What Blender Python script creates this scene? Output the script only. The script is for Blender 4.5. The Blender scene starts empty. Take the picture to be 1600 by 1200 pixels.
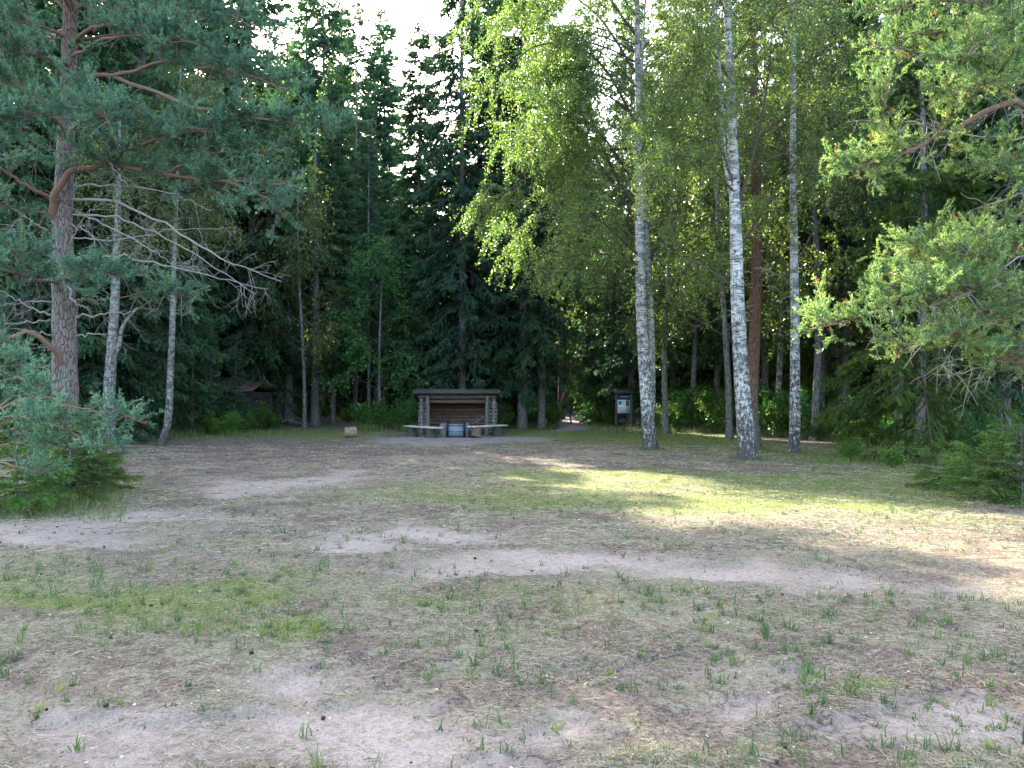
import bpy, math, random
import numpy as np
from mathutils import Vector
R = math.radians
C = bpy.context.scene.collection
sc = bpy.context.scene

# ------------------------------------------------------------------ camera, sky, sun, exposure
HOR, F, CX, EYE = 622.0, 1200.0, 800.0, 1.6      # horizon row, focal length in photo pixels, centre column, eye height (m)
cam = bpy.data.objects.new('camera', bpy.data.cameras.new('camera')); C.objects.link(cam)
cam.location = (0, 0, EYE); cam.rotation_euler = (R(90), 0, 0)
cam.data.sensor_width = 36; cam.data.lens = 36*F/1600; cam.data.shift_y = (HOR-600)/1600
cam.data.clip_start = 0.05; cam.data.clip_end = 2000
sc.camera = cam

SUN_AZ, SUN_EL = R(-26), R(31)                     # azimuth from +Y (towards -X), elevation
w = bpy.data.worlds.new('World'); sc.world = w; w.use_nodes = True
wt = w.node_tree; wt.nodes.clear()
sky = wt.nodes.new('ShaderNodeTexSky'); sky.sky_type = 'NISHITA'; sky.sun_disc = False
sky.sun_elevation = SUN_EL; sky.sun_rotation = SUN_AZ; sky.air_density = 1.0; sky.dust_density = 2.5; sky.ozone_density = 0.3
bg = wt.nodes.new('ShaderNodeBackground'); bg.inputs[1].default_value = 0.15
wo = wt.nodes.new('ShaderNodeOutputWorld')
wt.links.new(sky.outputs[0], bg.inputs[0]); wt.links.new(bg.outputs[0], wo.inputs[0])
sl = bpy.data.lights.new('sun', 'SUN'); sl.energy = 4.3; sl.angle = R(0.53); sl.color = (1.0, 0.93, 0.80)
so = bpy.data.objects.new('sun', sl); C.objects.link(so)
sv = Vector((math.sin(SUN_AZ)*math.cos(SUN_EL), math.cos(SUN_AZ)*math.cos(SUN_EL), math.sin(SUN_EL)))
so.rotation_euler = sv.to_track_quat('Z', 'Y').to_euler(); so.location = sv*60
sc.view_settings.view_transform = 'Standard'; sc.view_settings.look = 'None'
sc.view_settings.exposure = 3.05; sc.view_settings.gamma = 1.0
sc.cycles.max_bounces = 6; sc.cycles.diffuse_bounces = 4; sc.cycles.transmission_bounces = 4; sc.cycles.glossy_bounces = 2
sc.cycles.caustics_reflective = False; sc.cycles.caustics_refractive = False
sc.cycles.sample_clamp_indirect = 6

def wx(px, d): return (px-CX)/F*d
def wz(py, d): return EYE+(HOR-py)/F*d
def P(px, py, d): return np.array([wx(px, d), d, wz(py, d)])
def dg(py): return EYE*F/(py-HOR)

# ------------------------------------------------------------------ numpy noise
def _hash(ix, iy, s):
    h = (ix.astype(np.int64)*374761393 + iy.astype(np.int64)*668265263 + s*982451653) & 0xffffffff
    h = ((h ^ (h >> 13))*1274126177) & 0xffffffff
    return ((h ^ (h >> 16)) & 0xffff)/65535.0
def noise(x, y, s=0):
    ix = np.floor(x); iy = np.floor(y); fx = x-ix; fy = y-iy
    fx = fx*fx*(3-2*fx); fy = fy*fy*(3-2*fy)
    a = _hash(ix, iy, s); b = _hash(ix+1, iy, s); c = _hash(ix, iy+1, s); d = _hash(ix+1, iy+1, s)
    return (a*(1-fx)+b*fx)*(1-fy)+(c*(1-fx)+d*fx)*fy
def fbm(x, y, s=0, o=4):
    v = 0; a = .5; t = 0
    for i in range(o):
        v = v+a*noise(x*2**i, y*2**i, s+i*7); t += a; a *= .5
    return v/t
def gz(x, y):
    x = np.asarray(x, float); y = np.asarray(y, float)
    z = 0.05*(fbm(x/2.2, y/2.2, 3, 3)-.5)+0.012*(fbm(x*2.5, y*2.5, 5, 3)-.5)
    z = z+0.010*(fbm(x*7, y*7, 6, 2)-.5)*np.clip(1.4-y/14, 0, 1)
    s = masks(x, y)[0]+(fbm(x*2.2, y*2.2, 8, 3)-.5)*1.5; s = np.clip((s-.30)/.28, 0, 1); z = z-.032*s*s*(3-2*s)*np.clip((34-y)/6, 0, 1)
    e = np.clip((np.hypot(x, y)-45)/60, 0, 1)
    return z+e*e*3.0*(fbm(x/25, y/25, 9, 2)) + e*1.2

# ------------------------------------------------------------------ mesh building
class MB:
    def __init__(s): s.v = []; s.f = []; s.c = []; s.n = 0; s.m = []
    def add(s, v, f, c=None, m=0):
        v = np.asarray(v, float).reshape(-1, 3); f = np.asarray(f, np.int64)
        if not len(v) or not len(f): return
        s.v.append(v); s.f.append(f+s.n); s.n += len(v)
        s.c.append(np.full(len(v), .5) if c is None else np.broadcast_to(np.asarray(c, float), (len(v),)))
        s.m.append(np.full(len(f), m))
    def mesh(s, name, mats, smooth=False):
        me = bpy.data.meshes.new(name)
        V = np.concatenate(s.v); F4 = np.concatenate(s.f); n = len(F4); k = F4.shape[1]
        me.vertices.add(len(V)); me.vertices.foreach_set('co', V.ravel().astype(np.float32))
        me.loops.add(n*k); me.loops.foreach_set('vertex_index', F4.ravel().astype(np.int32))
        me.polygons.add(n); me.polygons.foreach_set('loop_start', np.arange(0, n*k, k, dtype=np.int32))
        me.polygons.foreach_set('material_index', np.concatenate(s.m).astype(np.int32))
        me.update(calc_edges=True)
        if smooth: me.polygons.foreach_set('use_smooth', np.ones(n, bool))
        a = me.attributes.new('v', 'FLOAT', 'POINT'); a.data.foreach_set('value', np.concatenate(s.c).astype(np.float32))
        for m in (mats if isinstance(mats, list) else [mats]): me.materials.append(m)
        return me

def norm(a): return a/np.maximum(np.linalg.norm(a, axis=-1, keepdims=True), 1e-9)
def perp(D):
    up = np.where(np.abs(D[:, 2:3]) > .9, np.array([[1., 0, 0]]), np.array([[0, 0, 1.]]))
    A = norm(np.cross(D, up)); return A, np.cross(D, A)
def segs(mb, P0, P1, R0, R1, c=None, k=3, m=0):
    P0 = np.asarray(P0, float).reshape(-1, 3); P1 = np.asarray(P1, float).reshape(-1, 3); n = len(P0)
    if n == 0: return
    R0 = np.broadcast_to(R0, (n,)); R1 = np.broadcast_to(R1, (n,))
    A, B = perp(norm(P1-P0)); V = np.zeros((n, 2*k, 3))
    for i in range(k):
        t = 2*math.pi*i/k; o = A*math.cos(t)+B*math.sin(t)
        V[:, i] = P0+o*R0[:, None]; V[:, k+i] = P1+o*R1[:, None]
    f = np.array([[i, (i+1) % k, k+(i+1) % k, k+i] for i in range(k)])
    fa = (f[None]+(np.arange(n)*2*k)[:, None, None]).reshape(-1, 4)
    mb.add(V, fa, None if c is None else np.repeat(np.broadcast_to(c, (n,)), 2*k), m)
def rhomb(mb, Ce, U, V, c, m=0):
    n = len(Ce)
    if n == 0: return
    X = np.stack([Ce-U, Ce+V-U*.1, Ce+U, Ce-V-U*.1], 1)
    mb.add(X, np.arange(n*4).reshape(-1, 4), np.repeat(np.broadcast_to(c, (n,)), 4), m)
def tube(mb, pts, rad, k=12, rough=0, rng=None, c=None, flare=0, m=0):
    pts = np.asarray(pts, float); n = len(pts); rad = np.broadcast_to(rad, (n,)).copy()
    T = np.gradient(pts, axis=0); T = norm(T)
    A = np.zeros_like(T); a = np.array([1., 0, 0]) if abs(T[0][0]) < .8 else np.array([0, 1., 0])
    for i in range(n):
        a = a-T[i]*np.dot(a, T[i]); a = a/np.linalg.norm(a); A[i] = a
    B = np.cross(T, A); th = np.arange(k)*2*math.pi/k
    rr = rad[:, None]*np.ones((1, k))
    if rough and rng is not None:
        base = rng.normal(0, rough*.5, k)
        rr = rr*(1+base[None]*.7+rng.normal(0, rough*.5, (n, k)))
    if flare and rng is not None:
        lobes = rng.integers(4, 6); ph = rng.uniform(0, 6)
        h = pts[:, 2]-pts[0, 2]
        fl = np.exp(-h/ (flare*.6))
        rr = rr*(1+fl[:, None]*(0.28+0.85*np.maximum(0, np.cos(lobes*th+ph))[None]**1.5))
    V = pts[:, None]+A[:, None]*(np.cos(th)[None, :, None]*rr[..., None])+B[:, None]*(np.sin(th)[None, :, None]*rr[..., None])
    f = []
    for i in range(n-1):
        b = i*k
        for j in range(k): f.append([b+j, b+(j+1) % k, b+k+(j+1) % k, b+k+j])
    mb.add(V.reshape(-1, 3), f, c, m)
    return A, B
def cap(mb, ring, c=.5, m=0):
    ring = np.asarray(ring); k = len(ring); ce = ring.mean(0)
    V = np.vstack([ring, ce]); mb.add(V, [[i, (i+1) % k, k, k] for i in range(0, k)] if False else [[i, (i+1) % k, (i+2) % k, k] for i in range(0, k-1, 2)], c, m)
def spline(ctrl, n):
    ctrl = np.asarray(ctrl, float); m = len(ctrl)
    if m == 2: return ctrl[0]+(ctrl[1]-ctrl[0])*np.linspace(0, 1, n)[:, None]
    Pp = np.vstack([2*ctrl[0]-ctrl[1], ctrl, 2*ctrl[-1]-ctrl[-2]])
    t = np.linspace(0, m-1-1e-6, n); i = t.astype(int); f = (t-i)[:, None]
    p0, p1, p2, p3 = Pp[i], Pp[i+1], Pp[i+2], Pp[i+3]
    return .5*((2*p1)+(-p0+p2)*f+(2*p0-5*p1+4*p2-p3)*f*f+(-p0+3*p1-3*p2+p3)*f**3)
def box(mb, lo, hi, c=.5, m=0):
    x0, y0, z0 = lo; x1, y1, z1 = hi
    v = [(x0, y0, z0), (x1, y0, z0), (x1, y1, z0), (x0, y1, z0), (x0, y0, z1), (x1, y0, z1), (x1, y1, z1), (x0, y1, z1)]
    mb.add(v, [[0, 3, 2, 1], [4, 5, 6, 7], [0, 1, 5, 4], [1, 2, 6, 5], [2, 3, 7, 6], [3, 0, 4, 7]], c, m)

# ------------------------------------------------------------------ materials
def mat(name):
    m = bpy.data.materials.new(name); m.use_nodes = True; nt = m.node_tree; nt.nodes.clear()
    o = nt.nodes.new('ShaderNodeOutputMaterial'); return m, nt, o
class N:
    def __init__(s, nt): s.nt = nt
    def new(s, t, **k):
        n = s.nt.nodes.new(t)
        for a, b in k.items(): setattr(n, a, b)
        return n
    def set(s, sock, v):
        if isinstance(v, bpy.types.NodeSocket): s.nt.links.new(v, sock)
        elif isinstance(v, tuple) and len(v) == 3 and sock.type == 'RGBA': sock.default_value = (*v, 1)
        else: sock.default_value = v
    def noise(s, vec, scale, detail=4, rough=.6):
        n = s.new('ShaderNodeTexNoise'); s.set(n.inputs['Vector'], vec); n.inputs['Scale'].default_value = scale
        n.inputs['Detail'].default_value = detail; n.inputs['Roughness'].default_value = rough; return n.outputs[0]
    def ramp(s, f, a, b, c0=(0, 0, 0), c1=(1, 1, 1)):
        n = s.new('ShaderNodeMapRange'); s.set(n.inputs[0], f); n.inputs[1].default_value = a; n.inputs[2].default_value = b
        n.interpolation_type = 'SMOOTHSTEP'; return n.outputs[0]
    def mix(s, f, a, b, mode='MIX'):
        n = s.new('ShaderNodeMix', data_type='RGBA', blend_type=mode); s.set(n.inputs[0], f); s.set(n.inputs[6], a); s.set(n.inputs[7], b); return n.outputs[2]
    def math(s, op, a, b=0.0, c=0.0, clamp=False):
        n = s.new('ShaderNodeMath', operation=op); n.use_clamp = clamp; s.set(n.inputs[0], a); s.set(n.inputs[1], b); s.set(n.inputs[2], c); return n.outputs[0]
    def attr(s, name): return s.new('ShaderNodeAttribute', attribute_name=name)
    def coord(s, scale=(1, 1, 1)):
        t = s.new('ShaderNodeTexCoord'); mp = s.new('ShaderNodeMapping'); s.nt.links.new(t.outputs['Object'], mp.inputs[0]); mp.inputs['Scale'].default_value = scale
        return mp.outputs[0]
    def bsdf(s, col, rough=.8, spec=.3, bump=None, dist=.02, strength=.6):
        b = s.new('ShaderNodeBsdfPrincipled'); s.set(b.inputs['Base Color'], col); s.set(b.inputs['Roughness'], rough); b.inputs['Specular IOR Level'].default_value = spec
        if bump is not None:
            bm = s.new('ShaderNodeBump'); bm.inputs['Strength'].default_value = strength; bm.inputs['Distance'].default_value = dist
            s.set(bm.inputs['Height'], bump); s.nt.links.new(bm.outputs[0], b.inputs['Normal'])
        return b.outputs[0]

def leaf_mat(name, c0, c1, c2, trans=.4, tcol=1.3, rough=.5, spec=.25, yellow=(0.30, 0.26, 0.03), ymix=.03):
    """c0 dark .. c1 mid .. c2 light by the per-leaf value; each plant shifts a little as a whole"""
    m, nt, o = mat(name); n = N(nt)
    v = n.attr('v').outputs['Fac']
    r = n.new('ShaderNodeObjectInfo').outputs['Random']
    cr = n.new('ShaderNodeValToRGB'); e = cr.color_ramp.elements
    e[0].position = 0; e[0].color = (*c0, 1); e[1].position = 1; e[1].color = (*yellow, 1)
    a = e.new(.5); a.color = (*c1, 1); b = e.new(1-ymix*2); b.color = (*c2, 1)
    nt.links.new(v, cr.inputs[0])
    hs = n.new('ShaderNodeHueSaturation'); n.set(hs.inputs['Color'], cr.outputs[0])
    n.set(hs.inputs['Hue'], n.math('MULTIPLY_ADD', r, .035, .483)); n.set(hs.inputs['Value'], n.math('MULTIPLY_ADD', n.math('FRACT', n.math('MULTIPLY', r, 7.3)), .5, .75))
    col = hs.outputs[0]
    d = n.bsdf(col, rough, spec)
    t = n.new('ShaderNodeBsdfTranslucent'); n.set(t.inputs[0], n.mix(1.0, col, (tcol*1.0, tcol*1.05, tcol*.45), 'MULTIPLY'))
    mx = n.new('ShaderNodeMixShader'); mx.inputs[0].default_value = trans
    nt.links.new(d, mx.inputs[1]); nt.links.new(t.outputs[0], mx.inputs[2]); nt.links.new(mx.outputs[0], o.inputs[0])
    return m

M = {}
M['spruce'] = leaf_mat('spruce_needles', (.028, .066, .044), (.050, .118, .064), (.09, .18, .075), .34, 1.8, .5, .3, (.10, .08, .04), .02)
M['spruce_sunlit'] = leaf_mat('sunlit_tint_spruce_needles', (.045, .08, .03), (.085, .145, .04), (.15, .20, .05), .50, 1.8, .55, .2, (.16, .11, .05), .03)  # lit copy of the spruce needles: sunshine put into a yellower, brighter colour
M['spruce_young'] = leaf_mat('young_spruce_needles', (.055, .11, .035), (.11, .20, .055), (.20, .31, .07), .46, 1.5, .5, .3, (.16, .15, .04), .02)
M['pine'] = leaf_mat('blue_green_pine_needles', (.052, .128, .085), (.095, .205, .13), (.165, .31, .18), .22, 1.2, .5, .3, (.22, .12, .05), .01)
M['pine_lit'] = leaf_mat('sunlit_tint_pine_needles', (.07, .13, .065), (.135, .21, .09), (.25, .32, .125), .36, 1.4, .5, .3, (.28, .17, .09), .02)  # lit copy of the pine needles, sunlight painted in as lighter yellow-green
M['birch'] = leaf_mat('birch_leaves', (.038, .062, .028), (.085, .128, .044), (.17, .225, .06), .50, 1.6, .32, .6, (.42, .36, .04), .02)
M['leafy'] = leaf_mat('broad_leaves', (.03, .095, .035), (.055, .165, .05), (.11, .24, .06), .42, 1.5, .45, .35, (.30, .28, .05), .01)
M['shrub'] = leaf_mat('shrub_leaves', (.04, .10, .025), (.075, .16, .03), (.13, .23, .04), .45, 1.6, .5, .3, (.34, .30, .08), .03)

def bark(name, kind):
    m, nt, o = mat(name); n = N(nt)
    if kind in ('birch', 'birchold'):
        h = n.attr('v').outputs['Fac']                 # height above the root in metres / 10
        p = n.coord((1, 1, 1)); ph = n.coord((7, 7, 26)); pv = n.coord((14, 14, 4))
        lent = n.ramp(n.noise(n.coord((5, 5, 20)), 1.0, 4, .65), .565, .60)
        lent = n.math('MAXIMUM', lent, n.ramp(n.noise(n.coord((11, 11, 15)), 1.0, 3, .6), .62, .65))
        fis = n.noise(n.coord((16, 16, 7)), 1.0, 6, .75)
        low = n.ramp(n.math('MULTIPLY', h, 10), 1.0, -.1); mid = n.ramp(n.math('MULTIPLY', h, 10), 7.5, .6)
        lowm = n.math('ADD', n.math('MULTIPLY', low, .11), n.math('MULTIPLY_ADD', mid, .13, -.03))
        crack = n.ramp(n.math('ADD', fis, lowm), .60, .635)
        white = n.mix(n.noise(p, 3, 5, .7), (.44, .43, .41), (.70, .685, .65))
        white = n.mix(n.ramp(n.noise(n.coord((3, 3, 6)), 1, 5, .7), .42, .60), white, (.20, .205, .195))
        if kind == 'birchold': white = n.mix(.55, white, (.13, .125, .115))
        dark = n.mix(n.noise(pv, 1.5, 4), (.022, .020, .019), (.13, .12, .112))
        c = n.mix(n.math('MAXIMUM', lent, crack), white, dark)
        c = n.mix(n.ramp(h, .9, 1.6), c, n.mix(.55, c, (.16, .13, .11)))
        b = n.bsdf(c, .75, .25, n.math('SUBTRACT', fis, n.math('MULTIPLY', crack, .8)), .03, .8)
    elif kind in ('pine', 'orange'):
        h = n.attr('v').outputs['Fac']
        pl = n.new('ShaderNodeTexVoronoi', feature='DISTANCE_TO_EDGE'); n.set(pl.inputs['Vector'], n.mix(.35, n.coord((20, 20, 4.5)), n.mix(1.0, n.coord((20, 20, 4.5)), n.new('ShaderNodeTexNoise').outputs[1], 'ADD'))); pl.inputs['Scale'].default_value = 1
        e = n.ramp(pl.outputs[0], 0.0, .11)
        ns = n.noise(n.coord((9, 9, 5)), 2, 6, .7)
        low = n.mix(ns, (.11, .09, .08), (.33, .28, .26)); hi = n.mix(ns, (.12, .065, .045), (.27, .15, .10))
        c = n.mix(n.ramp(h, .75, 1.15) if kind == 'pine' else n.ramp(h, .0, .28), low, hi)
        c = n.mix(e, n.mix(.75, c, (.03, .02, .018)), c)
        b = n.bsdf(c, .85, .15, n.math('ADD', n.math('MULTIPLY', e, .8), ns), .03, .8)
    elif kind == 'limb':
        ns = n.noise(n.coord((8, 8, 8)), 3, 5, .7)
        b = n.bsdf(n.mix(ns, (.11, .065, .05), (.33, .205, .155)), .85, .15, ns, .01)
    elif kind == 'dead':
        ns = n.noise(n.coord((8, 8, 8)), 3, 5, .7)
        b = n.bsdf(n.mix(ns, (.16, .14, .125), (.42, .38, .35)), .85, .15, ns, .01)
    elif kind == 'twig':
        ns = n.noise(n.coord((8, 8, 8)), 3, 4, .7)
        b = n.bsdf(n.mix(ns, (.045, .03, .025), (.14, .10, .08)), .85, .15)
    else:
        e = n.noise(n.coord((22, 22, 7)), 1, 6, .75); ns = n.noise(n.coord((2, 2, 1)), 1, 4)
        c = n.mix(n.ramp(e, .35, .65), (.035, .028, .027), n.mix(ns, (.20, .18, .178), (.36, .345, .345)))
        c = n.mix(n.ramp(n.noise(n.coord((4, 4, 2)), 1, 5), .58, .7), c, (.14, .17, .13))
        b = n.bsdf(c, .9, .15, e, .03, .9)
    nt.links.new(b, o.inputs[0]); return m
M['b_birchold'] = bark('grey_birch_bark', 'birchold')
for k in ('birch', 'pine', 'orange', 'limb', 'dead', 'twig', 'sprucebark'): M['b_'+k] = bark({'birch': 'white_birch_bark', 'pine': 'pine_bark', 'orange': 'orange_pine_bark', 'limb': 'reddish_limb_bark', 'dead': 'dead_grey_wood', 'twig': 'dark_twig', 'sprucebark': 'grey_spruce_bark'}[k], k)

def wood(name, a, b, scale=(2, 14, 14), moss=0.0, mosscol=(.06, .10, .03), rough=.85):
    m, nt, o = mat(name); n = N(nt)
    g = n.noise(n.coord(scale), 2, 6, .75); big = n.noise(n.coord((1, 1, 1)), 2.5, 3)
    v = n.attr('v').outputs['Fac']
    c = n.mix(n.ramp(g, .3, .7), a, b); c = n.mix(n.math('MULTIPLY', big, .5), c, n.mix(.6, c, (.03, .025, .025)))
    c = n.mix(1.0, c, n.mix(v, (.55, .55, .55), (1.25, 1.25, 1.25)), 'MULTIPLY')
    if moss: c = n.mix(n.ramp(n.noise(n.coord(), 7, 5, .7), .62-moss*.3, .72-moss*.2), c, mosscol)
    nt.links.new(n.bsdf(c, rough, .2, g, .01, .7), o.inputs[0]); return m
M['greywood'] = wood('weathered_grey_wood', (.045, .042, .042), (.145, .14, .14))
M['greywood_v'] = wood('weathered_grey_post_wood', (.075, .075, .072), (.21, .21, .20), (14, 14, 2))
M['redlog'] = wood('red_brown_log', (.12, .075, .068), (.36, .245, .225))
M['endlog'] = wood('log_end', (.13, .12, .11), (.30, .27, .25))
M['roofboard'] = wood('mossy_roof_board', (.06, .06, .06), (.17, .165, .16), (14, 2, 14), .5)
M['bench'] = wood('pale_bench_plank', (.50, .50, .43), (.72, .71, .62))
M['stumpw'] = wood('mossy_stump', (.035, .035, .03), (.12, .115, .10), (14, 14, 3), .35)
M['stump_brown'] = wood('brown_stump', (.13, .085, .06), (.30, .21, .15), (14, 14, 3), .2)
M['cutwood'] = wood('cut_wood', (.38, .26, .16), (.62, .46, .30), (20, 20, 20))
M['logbark'] = wood('chopped_log_bark', (.16, .11, .075), (.40, .29, .20), (3, 14, 14))
M['oldlog'] = wood('old_hut_log', (.035, .03, .03), (.115, .10, .10))
M['oldroof'] = wood('old_red_roof', (.085, .05, .042), (.22, .145, .13), (14, 3, 14), .3)
def flat(name, a, b, rough=.6, metal=0, scale=6, spec=.4):
    m, nt, o = mat(name); n = N(nt); ns = n.noise(n.coord(), scale, 5, .7)
    bs = n.bsdf(n.mix(ns, a, b), rough, spec, ns, .004, .4); bs.node.inputs['Metallic'].default_value = metal
    nt.links.new(bs, o.inputs[0]); return m
M['concrete'] = flat('sooty_concrete', (.07, .07, .075), (.20, .20, .21), .85)
M['iron'] = flat('black_iron', (.02, .02, .022), (.05, .05, .055), .45, .6)
M['steel'] = flat('blue_grey_steel_plate', (.12, .16, .20), (.27, .34, .40), .6, .1, 4)
M['ash'] = flat('ash', (.03, .03, .03), (.12, .12, .12), .95)
M['paper'] = flat('printed_sheet', (.80, .86, .90), (.86, .90, .94), .35)
M['navy'] = flat('navy_print', (.02, .04, .10), (.03, .06, .14), .35)
M['teal'] = flat('teal_print', (.05, .26, .28), (.10, .36, .36), .35)
M['dgreen'] = flat('dark_green_print', (.02, .07, .06), (.05, .14, .11), .35)
M['ink'] = flat('grey_print', (.28, .33, .42), (.36, .42, .52), .4)
M['lightprint'] = flat('pale_blue_print', (.35, .42, .55), (.45, .52, .62), .4)
M['stone'] = flat('grey_stone', (.14, .14, .135), (.34, .33, .32), .9, 0, 9)

# ------------------------------------------------------------------ ground masks (patches of bare sand, turf, litter)
def ell(px, py, cx, cy, rx, ry, s):
    return s*np.exp(-(((px-cx)/rx)**2+((py-cy)/ry)**2))
SAND = [(975, 884, 60, 10, -.55), (1250, 878, 70, 9, -.5), (1110, 866, 60, 6, -.4), (1390, 900, 60, 10, -.5), (820, 874, 50, 8, -.4), (600, 828, 40, 5, -.4), (260, 822, 50, 6, -.5), (500, 1080, 60, 16, -.4), (300, 1140, 60, 20, -.4), (400, 1120, 460, 70, .34), (1150, 1130, 520, 60, .30), (220, 815, 260, 26, .30), (1080, 885, 420, 34, .32), (620, 860, 260, 30, .22), (470, 775, 260, 22, .2), (160, 812, 190, 17, .95), (60, 832, 120, 12, .8), (450, 752, 140, 12, 1.0), (370, 768, 70, 8, .9), (560, 742, 90, 8, .6), (670, 832, 150, 12, 1.0), (560, 840, 80, 8, .8), (740, 890, 170, 18, .6), (880, 868, 130, 14, .8),
        (1080, 890, 140, 16, .7), (1180, 872, 170, 16, .5), (1330, 905, 140, 14, .8), (1480, 920, 110, 18, .55), (880, 880, 110, 22, .55), (450, 1045, 100, 35, .85), (560, 1120, 150, 40, .9), (390, 1150, 140, 35, .85), (150, 1120, 200, 50, .55),
        (130, 1190, 200, 40, .7), (700, 1190, 160, 40, .7), (840, 1105, 60, 30, .7), (1040, 960, 110, 18, .5), (1150, 1090, 80, 25, .7), (1180, 1040, 140, 18, .5), (1560, 1150, 110, 55, .95), (1400, 1150, 130, 40, .45), (1570, 985, 80, 25, .6),
        (900, 745, 120, 6, .5), (1150, 765, 120, 6, .6), (820, 715, 160, 5, .6), (620, 712, 140, 6, .5), (940, 706, 100, 4, .6), (1500, 800, 150, 12, .5), (310, 858, 110, 8, .3), (230, 840, 60, 8, .5), (1000, 780, 90, 8, .4), (950, 1040, 180, 25, .35), (60, 1020, 100, 20, .4)]
GREEN = [(980, 748, 190, 12, .8), (1250, 785, 240, 18, .7), (1480, 815, 180, 14, .5), (160, 925, 210, 24, 1.2), (60, 910, 120, 20, .7), (330, 930, 160, 18, .8), (460, 975, 60, 14, 1.0), (520, 890, 180, 25, .55), (280, 965, 200, 14, .6), (690, 945, 100, 20, .5), (850, 970, 200, 40, .35), (1350, 1085, 70, 14, 1.1), (1010, 930, 240, 26, .35),
         (1260, 965, 200, 22, .45), (620, 770, 260, 20, .5), (850, 780, 190, 20, .6), (850, 738, 110, 7, .9), (980, 750, 130, 10, 1.0), (1200, 755, 110, 12, .8), (1230, 785, 220, 14, .9), (1380, 760, 160, 22, .8), (1000, 683, 220, 7, 1.2), (510, 680, 90, 6, 1.0), (440, 672, 70, 6, .8), (810, 697, 50, 4, .5), (870, 675, 80, 5, 1.0),
         (1300, 715, 180, 14, .9), (1100, 695, 130, 8, .9), (130, 765, 150, 12, .7), (60, 795, 120, 12, .9), (250, 680, 130, 5, .8), (1520, 745, 120, 22, .8), (100, 870, 160, 16, .4), (640, 1180, 60, 30, .4), (330, 1090, 200, 26, .3), (1150, 1180, 250, 30, .4), (620, 672, 60, 4, .7)]
LITTER = [(360, 712, 200, 22, 1.1), (560, 706, 160, 9, .7), (800, 708, 110, 5, .9), (1000, 738, 200, 8, .5), (300, 880, 200, 16, .7), (1150, 735, 260, 10, .8), (1350, 740, 260, 14, .6), (1530, 850, 140, 10, .7), (880, 1060, 220, 45, .6), (1380, 975, 200, 30, .4), (1550, 1040, 160, 40, .5), (150, 1060, 200, 25, .5), (950, 1150, 200, 50, .4), (240, 745, 160, 22, .8), (1250, 850, 220, 8, .5), (760, 755, 180, 8, .4), (1300, 812, 100, 6, .5)]
GRAVEL = [(720, 688, 110, 6, 1.2), (640, 690, 60, 5, .9), (800, 685, 60, 4, .8), (892, 669, 26, 4.5, 1.6)]
def masks(x, y):
    y = np.maximum(np.asarray(y, float), 1.2); x = np.asarray(x, float)
    xx = x+1.2*(fbm(x/1.6, y/1.6, 21, 3)-.5)*np.clip(y/10, .25, 1.5); yy = y+(2.4*(fbm(x/1.6+40, y/1.6, 31, 3)-.5)+.9*(fbm(x*1.7, y*1.7, 33, 2)-.5))*np.clip(y/12, .2, 1.2)
    px = CX+F*xx/yy; py = HOR+EYE*F/yy
    out = []
    for L in (SAND, GREEN, LITTER, GRAVEL):
        s = 0
        for e in L: s = s+ell(px, py, *e)
        out.append(np.clip(s, 0, 1.3))
    return out
def ground_mesh():
    ys = np.concatenate([np.linspace(-6, 1.2, 8)[:-1], 1.2*np.power(60/1.2, np.linspace(0, 1, 430)), np.linspace(62, 400, 70)])
    us = np.linspace(-1, 1, 420); us = np.sign(us)*np.abs(us)**1.15
    Y = np.repeat(ys[:, None], len(us), 1); X = us[None, :]*(np.maximum(Y, 2.0)*1.15+3)
    Z = gz(X, Y); nr, nc = X.shape
    V = np.stack([X, Y, Z], -1).reshape(-1, 3)
    i = np.arange(nr*nc).reshape(nr, nc)
    f = np.stack([i[:-1, :-1], i[:-1, 1:], i[1:, 1:], i[1:, :-1]], -1).reshape(-1, 4)
    mb = MB(); mb.add(V, f)
    me = mb.mesh('ground', M['ground'], True)
    s, g, l, gr = masks(V[:, 0], V[:, 1])
    a = me.color_attributes.new('patch', 'FLOAT_COLOR', 'POINT')
    a.data.foreach_set('color', np.stack([s, g, l, gr], 1).ravel().astype(np.float32))
    return me
m, nt, o = mat('clearing_ground'); n = N(nt); M['ground'] = m
at = n.attr('patch'); sp = n.new('ShaderNodeSeparateColor'); nt.links.new(at.outputs['Color'], sp.inputs[0])
gm = at.outputs['Alpha']
pw = n.coord((1, 1, 1))
n1 = n.noise(pw, 1.1, 6, .65); n2 = n.noise(pw, 6, 6, .7); n3 = n.noise(pw, 34, 5, .75); n4 = n.noise(pw, 150, 3, .7)
ps = n.coord((1, 3.2, 1)); n5 = n.noise(ps, 9, 5, .75); n6 = n.noise(pw, 16, 5, .75)
sandc = n.mix(n1, (.36, .29, .245), (.50, .42, .37)); sandc = n.mix(n.ramp(n4, .45, .7), sandc, (.21, .165, .14)); sandc = n.mix(n.ramp(n3, .50, .62), sandc, (.25, .19, .155))
sandc = n.mix(n.ramp(n6, .52, .60), sandc, n.mix(n3, (.15, .11, .085), (.36, .30, .24)))
lit = n.mix(n.ramp(n3, .35, .65), (.055, .038, .03), (.19, .14, .11)); lit = n.mix(n.ramp(n4, .58, .68), lit, (.42, .36, .28))
dry = n.mix(n.ramp(n3, .38, .62), (.08, .064, .044), (.26, .222, .155)); dry = n.mix(n.ramp(n4, .50, .64), dry, (.42, .37, .28)); dry = n.mix(n.math('MULTIPLY', n.ramp(n2, .42, .60), .75), dry, n.mix(n3, (.075, .08, .035), (.17, .18, .08)))
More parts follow.
